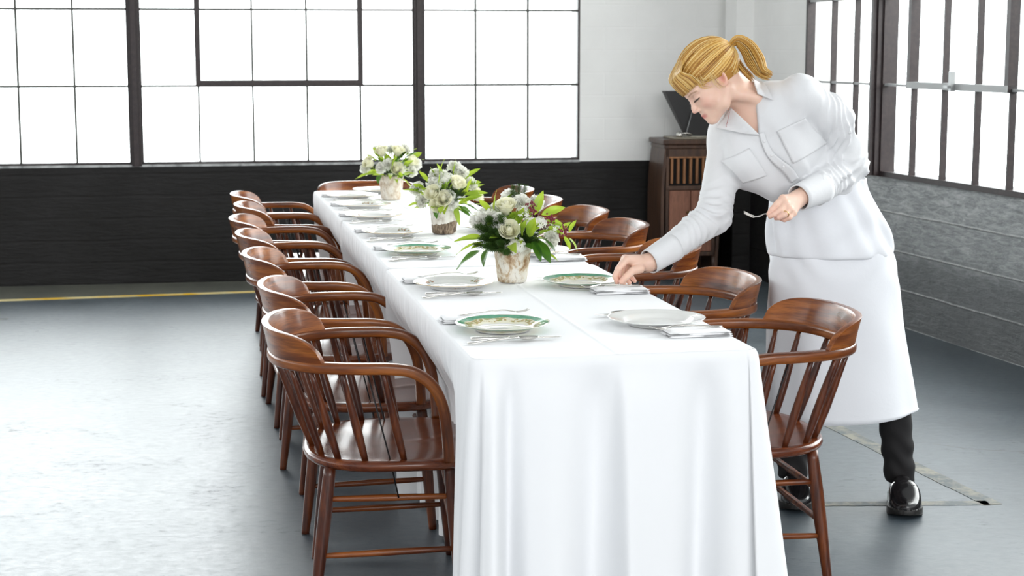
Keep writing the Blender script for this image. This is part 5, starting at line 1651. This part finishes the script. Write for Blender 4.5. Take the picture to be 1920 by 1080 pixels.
# collar stand around the back of the neck
mb = MB(); nb = np.array(NECKB); V = []; F = []; nseg = 40
ax_ = nrm(h2w((-.03, 0, -.05))-nb); e1 = nrm(np.cross(ax_, (0, 1, 0))); e2 = np.cross(ax_, e1)
ring0 = []
for i in range(nseg+1):
    a = math.radians(-150+300*i/nseg)
    # opening faces the chest
    dvec = -sn*math.cos(a)+nrm(np.cross(ax_, sn))*math.sin(a); dvec = nrm(dvec-ax_*float(dvec@ax_))
    for h_ in (0, .35, .7, 1):
        r_ = .058+.004*h_; V.append(nb+dvec*r_+ax_*(.000+.040*h_)+ax_*.0)
for i in range(nseg):
    for k in range(3): F.append((i*4+k, (i+1)*4+k, (i+1)*4+k+1, i*4+k+1))
o = new_mesh('collar_stand', V, F, shirt_m, True, shirt); m = o.modifiers.new('s', 'SOLIDIFY'); m.thickness = .0025
# cuffs
def cuff(a, b, r0, r1, seed):
    a = np.array(a); b = np.array(b); d_ = nrm(b-a); e1 = nrm(np.cross(d_, (0, 0, 1))); e2 = np.cross(d_, e1)
    V = []; F = []; n_ = 48; m_ = 8
    for j in range(m_+1):
        f = j/m_; r_ = r0+(r1-r0)*f
        for i in range(n_):
            th = 2*math.pi*i/n_; w_ = 1+.05*math.sin(2*th+seed)+.012*math.sin(5*th+seed+f*2)
            V.append(a+(b-a)*f+e1*(r_*w_*math.cos(th))+e2*(r_*1.12*w_*math.sin(th)))
    for j in range(m_):
        for i in range(n_):
            k = (i+1) % n_; F.append((j*n_+i, j*n_+k, (j+1)*n_+k, (j+1)*n_+i))
    o = new_mesh('cuff', V, F, shirt_m, True, shirt); s = o.modifiers.new('s', 'SOLIDIFY'); s.thickness = .003; s.offset = -1
cuff((0.4875, 5.1150, 0.8726), (0.4097, 5.0620, 0.8339), .0415, .0360, 1)
cuff((0.9483, 5.2150, 1.0449), (0.8621, 5.1250, 1.0201), .0450, .0370, 2)
bt = MB(); bt.lathe([(0, .002), (.005, .0018), (.0052, 0)], 12); q_ = (1.0312, 5.2700, 1.2115); bo = bt.build('button', simple('sleeve_button', (.72, .72, .73, 1), .3), shirt); p_ = np.array(q_)-np.array((0, .35, 0)); tt_ = 0.0
for _ in range(60): tt_ += float(np.clip((shirt_sdf(np.array([p_+np.array((0, tt_, 0))], np.float32))[0]-.001)*.8, -.004, .04))
bo.location = (q_[0], p_[1]+tt_, q_[2]); bo.rotation_euler = (math.pi/2, 0, 0)

# apron ---------------------------------------------------------------
def loft(name, secs, parent, mat, fold, n_=160, close=True, sub=6, thick=.003):
    """secs: z, x0, x1, yc, ry"""
    S = catmull([np.array(s_) for s_ in secs], sub); V = []; F = []
    for s_ in S:
        z, x0, x1, yc, ry = s_; cx_ = (x0+x1)/2; rx = (x1-x0)/2
        for i in range(n_):
            a = 2*math.pi*i/n_; c_, s2 = math.cos(a), math.sin(a)
            k = 1+fold(a, z)/max(rx, .1)
            V.append((cx_+rx*k*math.copysign(abs(c_)**.9, c_), yc+ry*k*math.copysign(abs(s2)**.9, s2), z+(.012*math.cos(a) if z < .32 else 0)))
    for j in range(len(S)-1):
        for i in range(n_):
            k = (i+1) % n_; F.append((j*n_+i, j*n_+k, (j+1)*n_+k, (j+1)*n_+i))
    o = new_mesh(name, V, F, mat, True, parent); m = o.modifiers.new('s', 'SOLIDIFY'); m.thickness = thick; m.offset = -1
    return o
def apf(a, z):
    h_ = max(0, (1.0-z)/.7)
    s = .010*h_*math.sin(3*a+.6)+.009*h_*math.sin(7*a+1.9+z*1.5)*(.5+.5*math.sin(a*2+1))
    s += .0035*math.exp(-((z-.80)/.07)**2)*math.sin(60*z+4*math.sin(3*a)+2*a)
    s += .003*math.sin(22*z+5*a)*(1-h_)
    return s
apron = loft('apron', [(.845, .828, 1.203, 5.405, .148), (.76, .824, 1.222, 5.405, .158), (.62, .820, 1.240, 5.405, .170), (.46, .820, 1.268, 5.405, .186), (.305, .822, 1.296, 5.405, .205)], woman, apron_m, apf)
loft('apron_fold', [(1.060, .842, 1.118, 5.400, .112), (1.02, .826, 1.128, 5.400, .122), (.96, .826, 1.158, 5.402, .138), (.90, .822, 1.184, 5.404, .150), (.845, .820, 1.200, 5.405, .158), (.822, .822, 1.199, 5.405, .1585), (.818, .830, 1.190, 5.405, .150)], apron, apron_m,
     lambda a, z: .008*math.sin(34*z+5*math.sin(2*a)+3*a)*math.exp(-((z-.89)/.07)**2)+.004*math.sin(5*a+2+z*9)+.003*math.sin(13*a+z*20))
# trousers and clogs
trs = simple('black_trouser_cloth', (.010, .009, .010, 1), .85)
def leg_sdf(i):
    a, b, c_ = LEGS[i]
    def f(p):
        d = rcone(p, a, b, .095, .062) if False else rcone(p, b, (c_[0], c_[1], .060), .058, .048)
        d = d+.0035*np.sin(p[:, 2]*85+3*np.sin(p[:, 0]*40)+2*np.sin(p[:, 1]*30))*np.exp(-((p[:, 2]-.15)/.10)**2)
        return smax(smax(d, -(p[:, 2]-.066), .006), p[:, 2]-.48, .01)
    return f
tp = []
for i in (0, 1):
    c_ = LEGS[i][2]; tp.append(nets(leg_sdf(i), (min(LEGS[i][1][0], c_[0])-.08, c_[1]-.11, .05), (max(LEGS[i][1][0], c_[0])+.08, c_[1]+.09, .50), .006))
mesh_np('trouser_leg', [tp[0]], trs, woman); mesh_np('trouser_leg', [tp[1]], trs, woman)
clog_m = simple('black_clog_leather', (.010, .009, .010, 1), .16); clog_m.node_tree.nodes['Principled BSDF'].inputs['Coat Weight'].default_value = .6
sole_m = simple('clog_sole', (.012, .011, .010, 1), .5)
def clog(toe, heel):
    """distance fields in shoe space: x forward, z up"""
    toe = np.array(toe); heel = np.array(heel); fw_ = nrm(toe-heel); L = float(np.linalg.norm(toe-heel)); lf = np.array((-fw_[1], fw_[0], 0))
    R_ = np.stack([fw_, lf, np.array((0, 0, 1.0))], 1); o_ = heel
    def loc(p): return (p-o_.astype(np.float32))@R_.astype(np.float32)
    def outl(q, g=0.0):
        # planform: rounded toe, narrower waist
        x = q[:, 0]/L; w_ = .036+.018*sm01(x, .35, .72)-.006*np.exp(-((x-.42)/.12)**2)
        e = np.sqrt(np.clip(1-np.clip((x-.74)/.26, 0, 1)**2.2, 0, 1)); e2 = np.sqrt(np.clip(1-np.clip((.14-x)/.14, 0, 1)**2.2, 0, 1))
        return np.abs(q[:, 1])-(w_*np.minimum(e, e2)+g)
    def upper(p):
        q = loc(p); x = q[:, 0]/L
        top = .100+.014*sm01(x, .55, .3)-.050*sm01(x, .55, 1.0)
        d = smax(outl(q, -.002)*.85, (q[:, 2]-top)*.9, .034)
        d = smax(d, -(q[:, 2]-.026), .004); d = smax(d, np.maximum(-q[:, 0], q[:, 0]-L), .004)
        hole = rcone(q, (L*.27, 0, .09), (L*.27, 0, .2), .036, .05); d = smax(d, -hole, .006)
        return d
    def sole(p):
        q = loc(p); x = q[:, 0]/L
        bot = .004*sm01(x, .75, 1.0)*3+.016*np.exp(-((x-.42)/.10)**2)
        d = smax(outl(q, .002), q[:, 2]-.030, .004); d = smax(d, -(q[:, 2]-bot), .003); return smax(d, np.maximum(-q[:, 0], q[:, 0]-L), .003)
    lo = np.minimum(toe, heel)-np.array((.075, .075, .01)); hi = np.maximum(toe, heel)+np.array((.075, .075, .125)); lo[2] = -.004
    c_ = mesh_np('clog', [nets(upper, lo, hi, .0035)], clog_m, woman)
    mesh_np('sole', [nets(sole, lo, hi, .0035)], sole_m, c_)
    st = MB()
    for k in range(9):
        a = math.radians(-62+124*k/8); p_ = o_+fw_*(L*.79+L*.215*math.cos(a))+lf*(.052*math.sin(a)); st.lathe([(0, .0035), (.0020, .0028), (.0024, 0)], 8, (p_[0], p_[1], .028))
    st.build('studs', sole_m, c_)
clog((1.240, 5.205, 0), (1.272, 5.475, 0)); clog((.908, 5.272, 0), (.935, 5.545, 0))
# ring and earring
gold = simple('gold', (.75, .52, .22, 1), .2, 1)
rg = MB(); c_ = np.array((0.8107, 5.0380, 0.9802)); d_ = nrm(np.array((0.8073, 5.0360, 0.9772))-np.array((0.8247, 5.0580, 0.9926))); e1 = nrm(np.cross(d_, (0, 0, 1))); e2 = np.cross(d_, e1)
rg.tube([tuple(c_+e1*.0105*math.cos(a)+e2*.0105*math.sin(a)) for a in np.linspace(0, 2*math.pi, 25)], .0014, 6); rg.build('ring', gold, woman)
# the fork in her left hand
path = [(0.6883, 5.0450, 0.9843), (0.7011, 5.0450, 0.9780), (0.7156, 5.0460, 0.9715), (0.7284, 5.0470, 0.9714), (0.7396, 5.0480, 0.9745), (0.7493, 5.0500, 0.9791), (0.7638, 5.0520, 0.9789), (0.7874, 5.0620, 0.9859), (0.8147, 5.0750, 0.9926)]
c_ = catmull([np.array(q) for q in path], 4); fm = MB(); V = []
wd = [.0125 if i < 14 else (.0125+( .0032-.0125)*min(1, (i-14)/5) if i < 20 else .0034+.003*max(0, (i-24)/8)) for i in range(len(c_))]
st_i = 7
P_ = [tuple(q) for q in c_[st_i:]]; fm.tube(P_, [(.0014, wd[i+st_i]) for i in range(len(P_))], 10)
side_ = np.array((0.1, 1.0, .25)); side_ = nrm(side_)
for k in range(4):
    o_ = (k-1.5)*.0064; fm.tube([tuple(np.array(q)+side_*o_) for q in c_[0:st_i+3]], [(.0009, .0011)]+[(.0010, .0021)]*(st_i+2), 6)
fo = fm.build('fork', silver); tag(fo, 'silver fork held in the person\'s left hand in front of her apron', 'fork')
